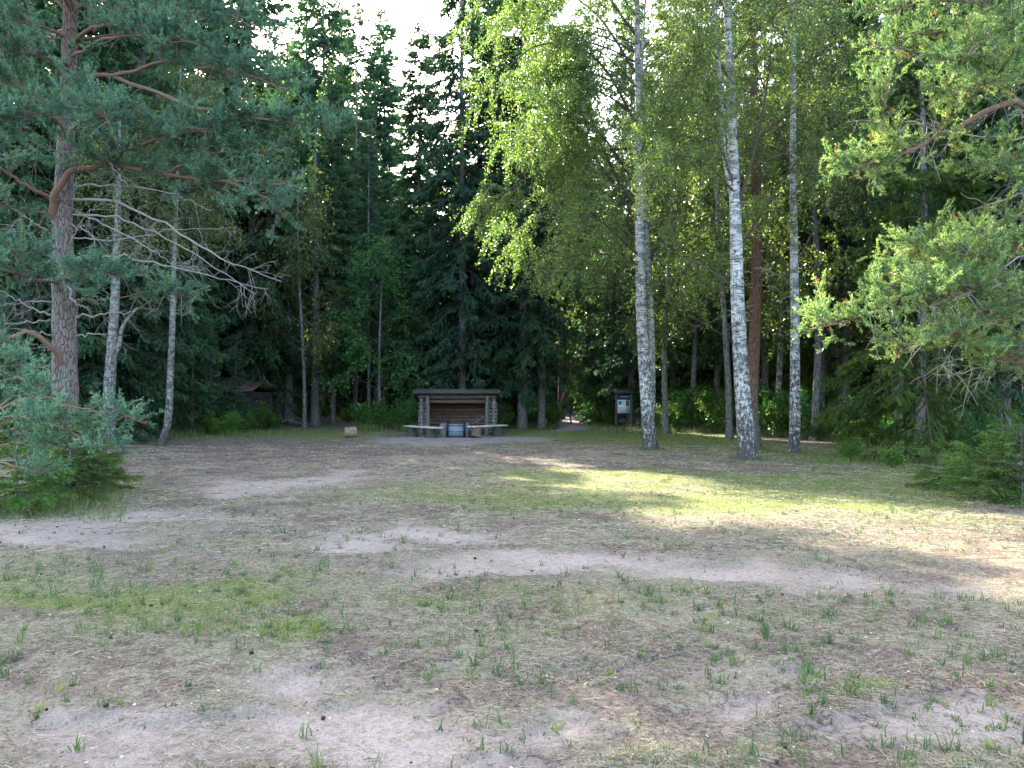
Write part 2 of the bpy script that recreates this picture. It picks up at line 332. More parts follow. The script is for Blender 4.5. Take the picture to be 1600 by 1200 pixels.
grn = n.mix(n.ramp(n3, .35, .65), (.075, .095, .02), (.20, .235, .055)); grn = n.mix(n.ramp(n4, .55, .68), grn, (.30, .29, .14))
def sel(mask, nz, k, a, b): return n.ramp(n.math('ADD', mask, n.math('MULTIPLY', n.math('SUBTRACT', nz, .5), k)), a, b)
mixn = n.math('ADD', n.math('MULTIPLY', n2, .35), n.math('ADD', n.math('MULTIPLY', n6, .35), n.math('MULTIPLY', n3, .3)))
c = n.mix(sel(n1, n2, .9, .42, .56), dry, lit)
c = n.mix(n.math('MULTIPLY', sel(sp.outputs[2], mixn, 3.2, .25, .75), .85), c, lit)
c = n.mix(n.math('MULTIPLY', sel(sp.outputs[1], mixn, 3.4, .30, .80), .8), c, grn)
c = n.mix(n.math('MULTIPLY', sel(sp.outputs[0], mixn, 4.6, .28, 1.0), .92), c, sandc)
spots = n.ramp(n.math('ADD', n.math('MULTIPLY', n2, .5), n.math('MULTIPLY', n5, .5)), .56, .64)
c = n.mix(n.math('MULTIPLY', spots, .55), c, sandc)
gravc = n.mix(n4, (.17, .145, .13), (.37, .33, .30))
c = n.mix(n.math('MULTIPLY', sel(gm, mixn, 2.4, .35, .9), .8), c, gravc)
c = n.mix(n.ramp(n5, .62, .70), c, n.mix(.6, c, (.05, .035, .025)))
bh = n.math('ADD', n.math('MULTIPLY', n3, .8), n.math('ADD', n.math('MULTIPLY', n2, 1.5), n.math('MULTIPLY', n4, .3)))
nt.links.new(n.bsdf(c, .95, .1, bh, .03, .8), o.inputs[0])
def vmat(name, stops, trans=.2, rough=.7):
    m, nt, o = mat(name); n = N(nt); cr = n.new('ShaderNodeValToRGB'); e = cr.color_ramp.elements
    e[0].position = stops[0][0]; e[0].color = (*stops[0][1], 1); e[1].position = stops[-1][0]; e[1].color = (*stops[-1][1], 1)
    for p, c in stops[1:-1]: q = e.new(p); q.color = (*c, 1)
    nt.links.new(n.attr('v').outputs['Fac'], cr.inputs[0]); d = n.bsdf(cr.outputs[0], rough, .2)
    t = n.new('ShaderNodeBsdfTranslucent'); nt.links.new(cr.outputs[0], t.inputs[0]); mx = n.new('ShaderNodeMixShader'); mx.inputs[0].default_value = trans
    nt.links.new(d, mx.inputs[1]); nt.links.new(t.outputs[0], mx.inputs[2]); nt.links.new(mx.outputs[0], o.inputs[0]); return m
M['grass'] = vmat('grass_blades', [(0, (.045, .10, .035)), (.5, (.09, .17, .05)), (.8, (.23, .27, .06)), (1, (.36, .33, .16))], .35)
M['straw'] = vmat('dry_straw', [(0, (.15, .10, .06)), (.4, (.38, .31, .20)), (1, (.66, .57, .42))], .1)
M['litter'] = vmat('leaf_litter', [(0, (.035, .024, .018)), (.3, (.10, .06, .035)), (.6, (.32, .24, .10)), (.85, (.55, .46, .20)), (1, (.62, .60, .52))], .1)
M['under'] = vmat('undergrowth_leaves', [(0, (.025, .07, .018)), (.5, (.06, .13, .03)), (1, (.15, .22, .045))], .4)

# ------------------------------------------------------------------ scene objects
def tag(o, label=None, cat=None, group=None, kind=None):
    if label: o['label'] = label
    if cat: o['category'] = cat
    if group: o['group'] = group
    if kind: o['kind'] = kind
    return o
def ob(name, me, parent=None, loc=None):
    o = bpy.data.objects.new(name, me); C.objects.link(o)
    if parent is not None: o.parent = parent
    if loc is not None: o.location = loc
    return o
def thing(name, label, cat, loc=(0, 0, 0), rz=0, group=None, sc_=1):
    o = bpy.data.objects.new(name, None); C.objects.link(o); o.empty_display_size = .3
    o.location = loc; o.rotation_euler = (0, 0, rz); o.scale = (sc_,)*3 if not isinstance(sc_, tuple) else sc_
    return tag(o, label, cat, group)

tag(ob('ground', ground_mesh()), kind='structure')

# ---------------------------------------------- spruce
def spruce(seed, H=28, r0=.24, bare=.1, Lmax=3.4, wh=.42, nb=6, droop=.3, dead=.0, tw=.17, ql=.11, qw=.032, needle='spruce', shape=.75, lean=0, hang=.6, tmat='b_sprucebark', gap=0.0):
    rng = np.random.default_rng(seed)
    T = MB(); K = MB()
    zz = np.concatenate([np.linspace(0, 1.2, 7), np.linspace(1.8, H, 26)]) if H > 4 else np.linspace(0, H, 24); tp = np.zeros((len(zz), 3)); tp[:, 2] = zz; tp[0, 2] = -.15 if H > 4 else -.04
    tp[:, 0] = lean*(zz/H)**1.5*H+.04*np.sin(zz*.5+seed); tp[:, 1] = .04*np.cos(zz*.4+seed)
    tube(T, tp, r0*(1-zz/H*.97)**.9+(.008 if H > 4 else .002), 12, .04, rng, c=np.repeat(zz/10, 12), flare=.35 if H > 4 else .05)
    def tr(z): return np.array([np.interp(z, zz, tp[:, 0]), np.interp(z, zz, tp[:, 1]), z])
    z = bare*H; P0s = []; az0 = 0; B0 = []; B1 = []; Br = []; Q = []
    while z < H-.15:
        t = (z-bare*H)/(H*(1-bare)); az0 += rng.uniform(.4, 1.2)
        for k in range(max(3, int(nb*(1-.35*t)))):
            if rng.random() < gap: continue
            az = az0+k*2*math.pi/nb+rng.normal(0, .25)
            prof = (1-t)**shape*min(1, .55+t*3) if bare < .3 else (1-t)**shape*min(1, .45+t*4)
            L = Lmax*prof*rng.uniform(.55, 1.12)+(.18 if H < 14 else .18+.38*min(1, (1-t)*12))
            a = -.15+.75*t+rng.normal(0, .08); b = droop*(1.1-.6*t)+.1
            ns = 7; s = np.linspace(0, 1, ns)
            dirh = np.array([math.cos(az), math.sin(az), 0]); side = np.array([-math.sin(az), math.cos(az), 0])
            zc = L*(a*s-b*s*s*1.6+b*.9*s**4)
            pts = tr(z)+dirh*(L*s)[:, None]*.95+side*(rng.normal(0, .12)*L*s*s)[:, None]; pts[:, 2] += zc
            rb = .012+.010*L
            B0.append(pts[:-1]); B1.append(pts[1:]); Br.append(np.stack([rb*(1-s[:-1]*.85), rb*(1-s[1:]*.85)], 1))
            Q.append((pts, dirh, side, L, t))
        z += wh*(1-.35*t)*rng.uniform(.7, 1.3)
    B0 = np.concatenate(B0); B1 = np.concatenate(B1); Br = np.concatenate(Br); segs(T, B0, B1, Br[:, 0], Br[:, 1], c=1.0, m=1)
    # dead twigs on the bare stem
    if dead:
        nd = int(dead*bare*H*3); z_ = rng.uniform(1.2, bare*H+1, nd); az = rng.uniform(0, 6.28, nd); L = rng.uniform(.3, 1.6, nd)
        p0 = np.stack([np.zeros(nd), np.zeros(nd), z_], 1); d = np.stack([np.cos(az), np.sin(az), rng.normal(-.15, .15, nd)], 1)
        p1 = p0+d*L[:, None]; segs(T, p0, p1, .012, .005, c=1, m=1)
        for _ in range(3):
            f = rng.uniform(.3, 1, nd); q0 = p0+(p1-p0)*f[:, None]; q1 = q0+(d+rng.normal(0, .5, (nd, 3)))*(L*.35)[:, None]; q1[:, 2] -= .1
            segs(T, q0, q1, .006, .003, c=1, m=1)
    # needle-bearing twigs
    S0 = []; SD = []; SL = []; SV = []
    for pts, dirh, side, L, t in Q:
        n_ = max(4, int(2*L/tw)); s = rng.uniform(.12, 1, n_)**.8; i = np.minimum((s*6).astype(int), 5); f = s*6-i
        p = pts[i]*(1-f)[:, None]+pts[i+1]*f[:, None]
        sg = rng.choice([-1, 1], n_); l = (.30*L*(1-s)**.8+.20)*rng.uniform(.6, 1.3, n_)
        d = dirh*.65+side[None]*sg[:, None]*.8; d = d+rng.normal(0, .18, (n_, 3)); d[:, 2] -= hang*rng.uniform(.3, 1.3, n_)*(1-.6*t)
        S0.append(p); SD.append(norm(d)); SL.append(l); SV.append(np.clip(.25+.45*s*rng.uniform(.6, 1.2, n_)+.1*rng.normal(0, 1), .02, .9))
    S0 = np.concatenate(S0); SD = np.concatenate(SD); SL = np.concatenate(SL); SV = np.concatenate(SV)
    segs(K, S0, S0+SD*SL[:, None], .006, .002, c=.02)
    step = ql*1.25
    cnt = np.maximum(1, np.ceil(SL/step)).astype(int); idx = np.repeat(np.arange(len(SL)), cnt)
    w_ = np.concatenate([np.arange(c)+.5 for c in cnt])/np.repeat(cnt, cnt)
    for rep in range(2):
        ce = S0[idx]+SD[idx]*(SL[idx]*(w_+rng.uniform(-.1, .1, len(w_))))[:, None]
        d = norm(SD[idx]+rng.normal(0, .38, (len(idx), 3)))
        if rep: d[:, 2] -= .5; d = norm(d)
        A, B = perp(d); ph = rng.uniform(0, math.pi, len(idx)); wv = A*np.cos(ph)[:, None]+B*np.sin(ph)[:, None]
        ce[:, 2] -= rep*ql*.4
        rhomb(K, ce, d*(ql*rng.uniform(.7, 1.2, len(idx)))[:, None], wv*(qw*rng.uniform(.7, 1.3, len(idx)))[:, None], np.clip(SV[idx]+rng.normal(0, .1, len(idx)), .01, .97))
    return T.mesh('spruce_trunk', [M[tmat], M['b_twig']], True), K.mesh('spruce_crown', M[needle])

# ---------------------------------------------- leafy branch system (birch, alder, shrubs)
def branchlets(rng, pts, n, lmin, lmax, start=.2, up=.3, drop=0.0, spread=.9):
    """n child curves leaving a polyline; returns list of 5-point polylines"""
    out = []; m_ = len(pts)
    tt = start+(1-start)*np.sort(rng.uniform(0, 1, n))
    for t in tt:
        q = t*(m_-1); i = min(int(q), m_-2); f = q-i; p = pts[i]*(1-f)+pts[i+1]*f
        ax = norm(pts[i+1]-pts[i]); rd = norm(rng.normal(0, 1, 3)); rd = norm(rd-ax*np.dot(rd, ax))
        d = norm(ax*(1-spread*.5)+rd*spread+np.array([0, 0, up])); L = rng.uniform(lmin, lmax)*(1.15-.6*t)
        s = np.linspace(0, 1, 5)[:, None]
        c = p+d*L*s+np.array([0, 0, -1.])*drop*L*s*s; out.append(c)
    return out
def leaves(mb, rng, pts_list, per, size, jitter, val=(.2, .8), hangdown=.5, m=0, clump=.25):
    A = np.concatenate([p[:-1] for p in pts_list]); B = np.concatenate([p[1:] for p in pts_list])
    cv = np.concatenate([np.full(len(p)-1, rng.normal(0, clump*.5)) for p in pts_list])
    L = np.linalg.norm(B-A, axis=1); n_ = np.maximum(1, rng.poisson(L*per)); idx = np.repeat(np.arange(len(A)), n_)
    t = rng.uniform(0, 1, len(idx))[:, None]; ce = A[idx]*(1-t)+B[idx]*t+rng.normal(0, jitter, (len(idx), 3))
    d = rng.normal(0, 1, (len(idx), 3)); d[:, 2] -= hangdown; d = norm(d); X, Y = perp(d); ph = rng.uniform(0, math.pi, len(idx)); wv = X*np.cos(ph)[:, None]+Y*np.sin(ph)[:, None]
    sz = size*rng.uniform(.65, 1.25, len(idx))
    v = np.clip(rng.uniform(*val, len(idx))+cv[idx], .01, .95); v = np.where(rng.random(len(idx)) < .012, .99, v)
    rhomb(mb, ce, d*sz[:, None], wv*(sz*.68)[:, None], v, m)
def polyseg(mb, pl, r0, r1, m=0, c=1., k=3):
    for p in pl:
        n_ = len(p); r = np.linspace(r0, r1, n_); segs(mb, p[:-1], p[1:], r[:-1], r[1:], c=c, m=m, k=k)
def birch(seed, tp, r0, H, limbs, n2=10, n3=7, per=26, leaf=.030, bark_='b_birch', needle='birch', l2=(.8, 1.9), l3=(.5, 1.2), drop2=.25, drop3=.75, flare=.45, sides=20, val=(.08, .9), forks=()):
    """limbs: list of control-point lists (local)"""
    rng = np.random.default_rng(seed); T = MB(); K = MB()
    tp = np.asarray(tp, float); P_ = spline(tp, 60); P_[0, 2] = -.15
    h = np.maximum(P_[:, 2], 0); rad = r0*(1-h/H*.93)**.85
    rad = np.maximum(rad, .02)*(1+rng.normal(0, .012, len(rad)))
    tube(T, P_, rad, sides, .035, rng, c=np.repeat(h/10, sides), flare=flare)
    for fk, fr in forks:
        q = spline(np.array(fk, float), 24); tube(T, q, np.linspace(fr, fr*.45, 24), 10, .03, rng, c=np.repeat(.35+q[:, 2]*0, 10))
    tw = []
    for lb in limbs:
        q = spline(np.array(lb, float), 14); L = np.linalg.norm(q[-1]-q[0]); rb = .011+.007*L
        tube(T, q, np.linspace(rb, rb*.25, 14), 6, 0, rng, c=np.full(14*6, 1.4), m=1)
        c2 = branchlets(rng, q, int(n2*max(.6, L/3.5)), l2[0], l2[1], .25, .15, drop2); polyseg(T, c2, .010, .004, 1)
        for c_ in c2+[q[-6:]]:
            c3 = branchlets(rng, c_, n3, l3[0], l3[1], .15, .05, drop3, .8); tw += c3
        tw += c2
    polyseg(K, tw, .0032, .0018, 1, c=.1)
    leaves(K, rng, tw, per, leaf, .05, val=val)
    return T.mesh('birch_trunk', [M[bark_], M['b_twig']], True), K.mesh('birch_crown', [M[needle], M['b_twig']])
def rand_limbs(rng, n, z0, z1, H, L, tx=lambda z: (0, 0), bias=None, up=.6, sag=.25):
    out = []
    for i in range(n):
        t = (i+rng.random())/n; z = z0+(z1-z0)*t; az = i*2.4+rng.normal(0, .5)
        if bias is not None and rng.random() < .35: az = bias+rng.normal(0, .5)
        l = L*(1-.65*t)*rng.uniform(.7, 1.15); d = np.array([math.cos(az), math.sin(az), 0]); x, y = tx(z); p = np.array([x, y, z])
        out.append([p, p+d*l*.35+[0, 0, up*l*.35], p+d*l*.75+[0, 0, up*l*.55], p+d*l*1.05+[0, 0, up*l*.45-sag*l*.5]])
    return out

# ---------------------------------------------- pine foliage
def pine_tufts(mb, rng, pos, dirs, nn=26, nl=.055, nw=.0028, val=(.2, .85), brown=.01, shift=0):
    n_ = len(pos); idx = np.repeat(np.arange(n_), nn); d0 = dirs[idx]
    along = rng.uniform(-1, .25, len(idx)); d = norm(d0*.8+rng.normal(0, .55, (len(idx), 3)))
    l = nl*rng.uniform(.7, 1.2, len(idx)); base = pos[idx]+d0*(along*.11)[:, None]
    A, B = perp(d); ph = rng.uniform(0, math.pi, len(idx)); wv = A*np.cos(ph)[:, None]+B*np.sin(ph)[:, None]
    tv = np.clip(rng.uniform(*val, n_)+shift, .02, .93); tv = np.where(rng.random(n_) < brown, .99, tv)
    v = np.clip(tv[idx]+rng.normal(0, .06, len(idx)), .01, 1); v = np.where(tv[idx] > .98, 1., np.minimum(v, .93))
    rhomb(mb, base+d*(l/2)[:, None], d*(l/2)[:, None], wv*(nw*2), v)
def pine_bough(T, K, rng, ctrl, r, foliage=(.35, 1.0), dens=1.0, dead=.3, nl=.055, nn=26, nw=.0028, spread=1.0, m=1, clumpy=True, brown=.01, up=.5, val=(.2, .85)):
    q = spline(np.array(ctrl, float), 18); L = np.linalg.norm(np.diff(q, axis=0), axis=1).sum()
    q[1:-1] += rng.normal(0, .015*L/3, (16, 3))
    tube(T, q, np.linspace(r, r*.22, 18), 8, .05, rng, c=np.full(18*8, 1.2), m=m)
    shoots = []; dirs = []; cvs = []
    n2 = int(L*5.0*dens); tt = foliage[0]+(foliage[1]-foliage[0])*rng.uniform(0, 1, n2)**.8
    for t in tt:
        x = t*17; i = min(int(x), 16); p = q[i]+(q[i+1]-q[i])*(x-i); ax = norm(q[i+1]-q[i])
        rd = norm(rng.normal(0, 1, 3)*np.array([1, 1, .45])); d = norm(ax*.55+rd*.95+np.array([0, 0, up*.35])); l = spread*rng.uniform(.35, 1.15)*(1.2-.55*t)
        s = np.linspace(0, 1, 5)[:, None]; c = p+d*l*s+np.array([0, 0, 1.])*(.12*l)*s*s+np.cumsum(rng.normal(0, .02*l, (5, 3)), 0)
        polyseg(T, [c], .009, .004, m)
        n3 = int(4+l*9); cvr = rng.normal(0, .22)
        for t3 in rng.uniform(.25, 1, n3):
            y = t3*4; j = min(int(y), 3); p3 = c[j]+(c[j+1]-c[j])*(y-j); d3 = norm(d*.7+rng.normal(0, .6, 3)+np.array([0, 0, up])); l3 = rng.uniform(.10, .30)
            e = p3+d3*l3; shoots += [(p3, e)]
            dirs.append(d3); cvs.append(cvr)
    if shoots:
        a = np.array([s[0] for s in shoots]); b = np.array([s[1] for s in shoots]); dd = np.array(dirs)
        segs(K, a, b, .004, .003, c=.05, m=1)
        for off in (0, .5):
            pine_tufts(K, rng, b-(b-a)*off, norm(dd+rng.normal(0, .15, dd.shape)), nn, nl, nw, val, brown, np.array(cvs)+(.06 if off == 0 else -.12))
    if dead:
        nd = int(L*7*dead); pl = branchlets(rng, q, nd, .2, .8, .05, 0, .25, 1.1); polyseg(T, pl, .007, .002, 2)
        for c in pl: polyseg(T, branchlets(rng, c, 2, .1, .35, .3, 0, .2), .004, .0015, 2)
def dead_branch(T, rng, ctrl, r, twigs=10, tl=.7, drop=.3, m=2):
    q = spline(np.array(ctrl, float), 20); q[1:-1] += rng.normal(0, .02, (18, 3)); tube(T, q, np.linspace(r, r*.2, 20), 6, .05, rng, c=np.full(120, 1.), m=m)
    pl = branchlets(rng, q, twigs, tl*.4, tl*1.3, .25, 0, drop, .9); polyseg(T, pl, .007, .002, m)
    for c in pl: polyseg(T, branchlets(rng, c, 3, .12, .4, .2, 0, drop*.8, .9), .004, .0015, m)

def plant_tree(kind, meshes, label, cat, x, y, rz=0, s=1, group=None, parts=('trunk', 'crown')):
    t = thing(kind, label, cat, (x, y, float(gz(x, y))), rz, group, s)
    for nme, me in zip(parts, meshes): ob(nme, me, t)
    return t

# ================================================================== forest prototypes
PR = {
 'full': spruce(1, 28, .26, .05, 3.9, .40, 7, .34, 0, .125, .12, .040, hang=.8),
 'full2': spruce(2, 28, .25, .10, 3.5, .44, 6, .45, 0, .13, .12, .038, hang=1.1, gap=.08),
 'stout': spruce(13, 20, .27, .50, 1.7, .6, 5, .4, .8, .15, .12, .036, hang=.8, gap=.2, tmat='b_sprucebark'),
 'skirt': spruce(14, 13, .12, .03, 2.9, .50, 6, .50, 0, .10, .085, .024, 'spruce_sunlit', .7, hang=1.0, gap=.12),
 'droop': spruce(3, 29, .22, .07, 3.2, .70, 6, .62, .6, .11, .13, .036, hang=1.5, gap=.05, shape=.6),
 'forest': spruce(4, 27, .20, .34, 3.1, .46, 6, .38, 1.8, .14, .13, .042, hang=.8, gap=.1),
 'forest2': spruce(5, 27, .19, .26, 2.9, .46, 6, .33, 2.4, .14, .13, .042, hang=.7, needle='spruce_sunlit', gap=.12),
 'slim': spruce(6, 27, .17, .16, 2.8, .40, 7, .40, 1.0, .13, .12, .038, hang=.9, gap=.08),
 'sparse': spruce(7, 28, .17, .30, 2.6, .58, 6, .5, 1.6, .14, .12, .036, hang=1.1, gap=.15),
 'sunny': spruce(8, 22, .17, .08, 3.1, .44, 6, .3, .5, .14, .13, .042, needle='spruce_sunlit', hang=.7, gap=.08),
 'young': spruce(9, 9, .09, .02, 2.0, .34, 6, .25, 0, .13, .09, .026, needle='spruce', hang=.5),
}
def bg_birch(seed, H, r0, z0, n, L, needle='birch', bark_='b_birch', leaf=.05, per=13, **k):
    rng = np.random.default_rng(seed); tx = lambda z: (.25*math.sin(z*.25+seed), .2*math.cos(z*.3+seed))
    tp = [[*tx(z), z] for z in np.linspace(0, H, 10)]
    return birch(seed, tp, r0, H, rand_limbs(rng, n, z0, H*.96, H, L, tx), 8, 5, per, leaf, bark_, needle, sides=12, **k)
PR['birch_bg'] = bg_birch(21, 21, .15, 6, 30, 4.0, leaf=.06, per=17)
PR['birch_bg2'] = bg_birch(27, 20, .14, 3.5, 32, 3.9, leaf=.06, per=17, bark_='b_sprucebark')
PR['birch_low'] = bg_birch(22, 15, .11, 3.2, 28, 3.3, leaf=.055, per=17, bark_='b_sprucebark')
PR['alder'] = bg_birch(23, 10, .10, 1.6, 26, 2.5, 'leafy', 'b_sprucebark', .065, 17, drop3=.35, drop2=.1)
def far_pine(seed):
    rng = np.random.default_rng(seed); T = MB(); K = MB(); H = 25
    zz = np.linspace(0, H, 22); tp = np.stack([.15*np.sin(zz*.3), .15*np.cos(zz*.25), zz], 1); tp[0, 2] = -.15
    tube(T, tp, .20*(1-zz/H*.85), 14, .04, rng, c=np.repeat(zz/10, 14), flare=.3)
    for i in range(26):
        z = H*(.55+.45*(i/26)); az = i*2.4; l = rng.uniform(1.2, 3)*(1.3-i/30); d = np.array([math.cos(az), math.sin(az), 0]); p = np.array([0, 0, z])
        pine_bough(T, K, rng, [p, p+d*l*.5+[0, 0, l*.15], p+d*l+[0, 0, l*.35]], .035, (.3, 1), .8, 0, .10, 9, .010, 1.0)
    z_ = rng.uniform(3, 14, 40)
    for z in z_:
        az = rng.uniform(0, 6.28); d = np.array([math.cos(az), math.sin(az), -.1]); p = np.array([0, 0, z]); dead_branch(T, rng, [p, p+d*.6, p+d*rng.uniform(.8, 2)+[0, 0, -.3]], .015, 4, .5)
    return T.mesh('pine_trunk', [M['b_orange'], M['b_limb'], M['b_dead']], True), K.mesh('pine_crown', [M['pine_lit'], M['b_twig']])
PR['pine'] = far_pine(31)
def shrub(seed, h, wd, n, leaf, needle='shrub', per=16):
    rng = np.random.default_rng(seed); T = MB(); K = MB(); tw = []
    for i in range(n):
        az = rng.uniform(0, 6.28); d = np.array([math.cos(az), math.sin(az), 0]); b = d*rng.uniform(0, .15*wd); hh = h*rng.uniform(.55, 1.05)
        q = spline(np.array([b, b+d*wd*.12+[0, 0, hh*.5], b+d*wd*rng.uniform(.2, .55)+[0, 0, hh]]), 8); polyseg(T, [q], .010, .004)
        c2 = branchlets(rng, q, int(7+h*2), .2*wd, .5*wd, .15, .3, .1); polyseg(T, c2, .005, .002)
        for c in c2: tw += branchlets(rng, c, 3, .12, .35, .2, .15, .1)
        tw += c2
    leaves(K, rng, tw, per, leaf, .05, hangdown=.1, clump=.4)
    return T.mesh('shrub_stems', M['b_twig']), K.mesh('shrub_leaves', M[needle])
SH = [shrub(41, 1.1, 1.0, 9, .045), shrub(42, 1.8, 1.4, 11, .05, 'leafy'), shrub(43, 2.6, 1.8, 11, .055), shrub(44, .7, .8, 9, .04)]

# ================================================================== hand-placed forest trees  (px at the base, distance, kind, scale, label)
TR = [
 (450, 45.5, 'stout', 1.0, 'spruce with pale exposed roots at its base, left of the two straight grey trunks'),
 (437, 46.5, 'stout', 1.02, 'dark spruce trunk half hidden behind the rooted spruce'),
 (493, 44.5, 'stout', .93, 'straight grey spruce trunk flared at the foot, to the right of the rooted spruce'),
 (520, 46.5, 'slim', .80, 'thin straight spruce just right of the flared grey trunk'),
 (537, 58, 'forest2', .98, 'slim sunlit spruce behind the lying log block'),
 (556, 50, 'sparse', .99, 'slender sparse spruce rising above the log block, left edge of the sky gap'),
 (600, 56, 'slim', 1.10, 'tall narrow spire spruce in the sky gap with dense dark top'),
 (588, 54, 'slim', .97, 'narrow spruce close to the left of the tallest spire spruce'),
 (576, 44, 'sparse', .62, 'half-height thin spruce standing in the alder leaves'),
 (656, 43, 'slim', .84, 'straight thin spruce with dark bare trunk standing left of the log shelter'),
 (458, 63, 'full', 1.08, 'broad tall spruce at the left of the sky gap, farthest of its row'),
 (478, 59, 'full2', 1.22, 'very tall dark spruce filling the left side of the sky gap'),
 (506, 57, 'droop', 1.24, 'tall hanging spruce at the left side of the sky gap'),
 (632, 66, 'slim', .76, 'short slim spruce low in the sky gap'), (676, 60, 'forest', .86, 'middling spruce low in the sky gap, left of the hanging one behind the shelter'), (612, 72, 'full', .9, 'broad spruce far back in the foot of the sky gap'),
 (531, 61, 'full2', 1.17, 'tall spruce beside the sky gap just left of the slender sparse one'),
 (440, 73, 'full', 1.15, 'tall spruce far behind the rooted spruce'), (410, 76, 'full', 1.15, 'tall spruce far behind the right end of the old hut'),
 (330, 36.2, 'young', .52, 'small spruce with low boughs in front of the old log hut'), (368, 36.6, 'young', .46, 'smallest spruce before the wall of the old log hut'),
 (722, 40, 'droop', 1.02, 'very tall spruce with heavy hanging boughs behind the log shelter'),
 (770, 43, 'full', 1.0, 'broad dark spruce rising behind the right end of the log shelter'),
 (692, 44, 'young', 1.45, 'short dense spruce directly behind the roof of the log shelter'),
 (817, 40, 'full2', 1.0, 'dark thick-trunked spruce just right of the log shelter'),
 (847, 40.5, 'forest', 1.0, 'dark spruce trunk between the thick spruce and the footpath'),
 (877, 52, 'forest', .95, 'spruce trunk in the shade to the left of the footpath bend'),
 (930, 47, 'young', 1.15, 'small dark spruce to the left of the information board'),
 (987, 44, 'full2', .9, 'dark spruce behind the information board'),
 (1050, 46, 'forest2', 1.0, 'straight grey-brown trunk between the two larger birches'),
 (1075, 52, 'forest2', 1.0, 'dark trunk behind the shrubs right of the straight grey-brown one'),
 (1100, 58, 'sunny', 1.0, 'sunlit spruce behind the gap between the two larger birches'),
 (1195, 40, 'forest2', 1.0, 'spruce trunk seen between the orange pine and the right-hand birch'),
 (1283, 34, 'forest', 1.0, 'blue-grey spruce trunk right of the right-hand birch'),
 (1322, 33, 'sparse', .9, 'thin dark leaning-looking trunk left of the low hanging spruce boughs'),
 (1350, 44, 'full', .9, 'dense dark spruce behind the right-hand pine boughs'),
 (1230, 50, 'sunny', 1.1, 'sunny spruce far behind the right-hand birch'),
 (1010, 56, 'sunny', 1.15, 'sunny spruce behind the left one of the large birches'),
 (345, 43, 'full', 1.1, 'dark spruce standing behind the old log hut roof'),
 (300, 34, 'young', .82, 'low dark spruce hanging over the left side of the old log hut'),
 (392, 41.5, 'full2', 1.08, 'dark spruce at the right end of the old log hut'),
 (222, 31, 'full2', .98, 'dark spruce between the two thin left-hand birches'),
 (140, 27, 'full', .85, 'dark spruce behind the big left pine trunk'),
 (40, 25, 'full2', .85, 'dark spruce at the left edge behind the pine limbs'),
 (330, 50, 'forest', 1.0, 'spruce trunk deep behind the old log hut'),
 (420, 50, 'full2', .84, 'dense spruce beyond the rooted spruce trunk'),
 (478, 60, 'full', .97, 'spruce beyond the straight grey trunks'),
 (255, 41, 'full', 1.08, 'tall dark spruce behind the curved thin birch'),
 (185, 36, 'forest', 1.1, 'spruce behind the forked left birch'),
 (300, 46.5, 'full', 1.12, 'tall spruce deep behind the left end of the old log hut'),
 (90, 36, 'full', 1.05, 'tall spruce deep behind the big left pine'),
 (-30, 30, 'full', .9, 'spruce at the far left behind the young pine'),
 (-60, 40, 'forest', .95, 'tall spruce beyond the far left edge of the glade'),
 (1440, 19.5, 'skirt', 1.0, 'spruce with boughs hanging nearly to the ground at the right edge of the glade'),
 (1570, 23, 'full2', .78, 'broad dark spruce behind the right-hand pine'),
 (1690, 19, 'forest', .8, 'shadowy spruce at the right border beside the saplings'),
 (1480, 30, 'full', .9, 'tall spruce behind the right-hand hanging spruce'),
 (1400, 27, 'forest', .95, 'spruce trunk behind the low hanging boughs on the right'),
 (1620, 32, 'full2', .95, 'tall spruce at the far right back'),
 (1120, 42, 'slim', .95, 'slim spruce left of the orange pine'),
 (905, 74, 'forest', .95, 'leftmost of the slim trunks standing beyond the footpath'),
 (889, 60, 'forest2', .95, 'slim trunk left of the end of the footpath'),
 (917, 62, 'forest2', 1.0, 'slim trunk beyond the right side of the footpath'),
]
for i, (px, d, k, s, lb) in enumerate(TR):
    plant_tree('spruce_tree', PR[k], lb, 'spruce', wx(px, d), d, (i*1.7) % 6.28, s)
plant_tree('birch_tree', PR['birch_bg2'], 'backlit yellow-green birch behind the boughs of the big left pine', 'birch', wx(400, 44), 44, .4, 1.0)
plant_tree('birch_tree', PR['birch_low'], 'low-branched birch in front of the straight grey spruce trunks', 'birch', wx(470, 40), 40, 2.1, .95)
for px_, d_, k_, lb_ in ((255, 40, 'birch_bg2', 'backlit birch behind the curved thin birch'), (318, 45, 'birch_bg2', 'backlit birch rising over the old log hut'), (1046, 35, 'birch_bg2', 'grey-stemmed birch between the left and the thickest large birch'), (1130, 31, 'birch_bg2', 'grey-stemmed birch behind the thickest large birch'),
      (1215, 36, 'birch_bg', 'birch deep behind the orange pine'), (1390, 34, 'birch_bg2', 'grey-stemmed birch behind the right-hand hanging spruce'), (800, 36, 'birch_bg2', 'birch whose crown spreads in front of the dark spruces right of the log shelter'), (1270, 29, 'birch_bg2', 'leafy birch close behind the slimmest large birch')):
    if px_ != 800: plant_tree('birch_tree', PR[k_], lb_, 'birch', wx(px_, d_), d_, px_*.1, .98)
plant_tree('birch_tree', PR['birch_bg'], 'birch with airy crown behind the left one of the large birches', 'birch', wx(1011, 31), 31, 1.2, 1.0)
plant_tree('birch_tree', PR['birch_bg2'], 'birch standing behind the gap between the large birches', 'birch', wx(1090, 38), 38, 3.3, .98)
plant_tree('birch_tree', PR['birch_bg2'], 'birch behind the right-hand birch', 'birch', wx(1310, 38), 38, 5.0, .95)
plant_tree('birch_tree', PR['birch_low'], 'low leafy birch behind the dark spruce trunks left of the footpath', 'birch', wx(832, 46), 46, 4.0, 1.0)
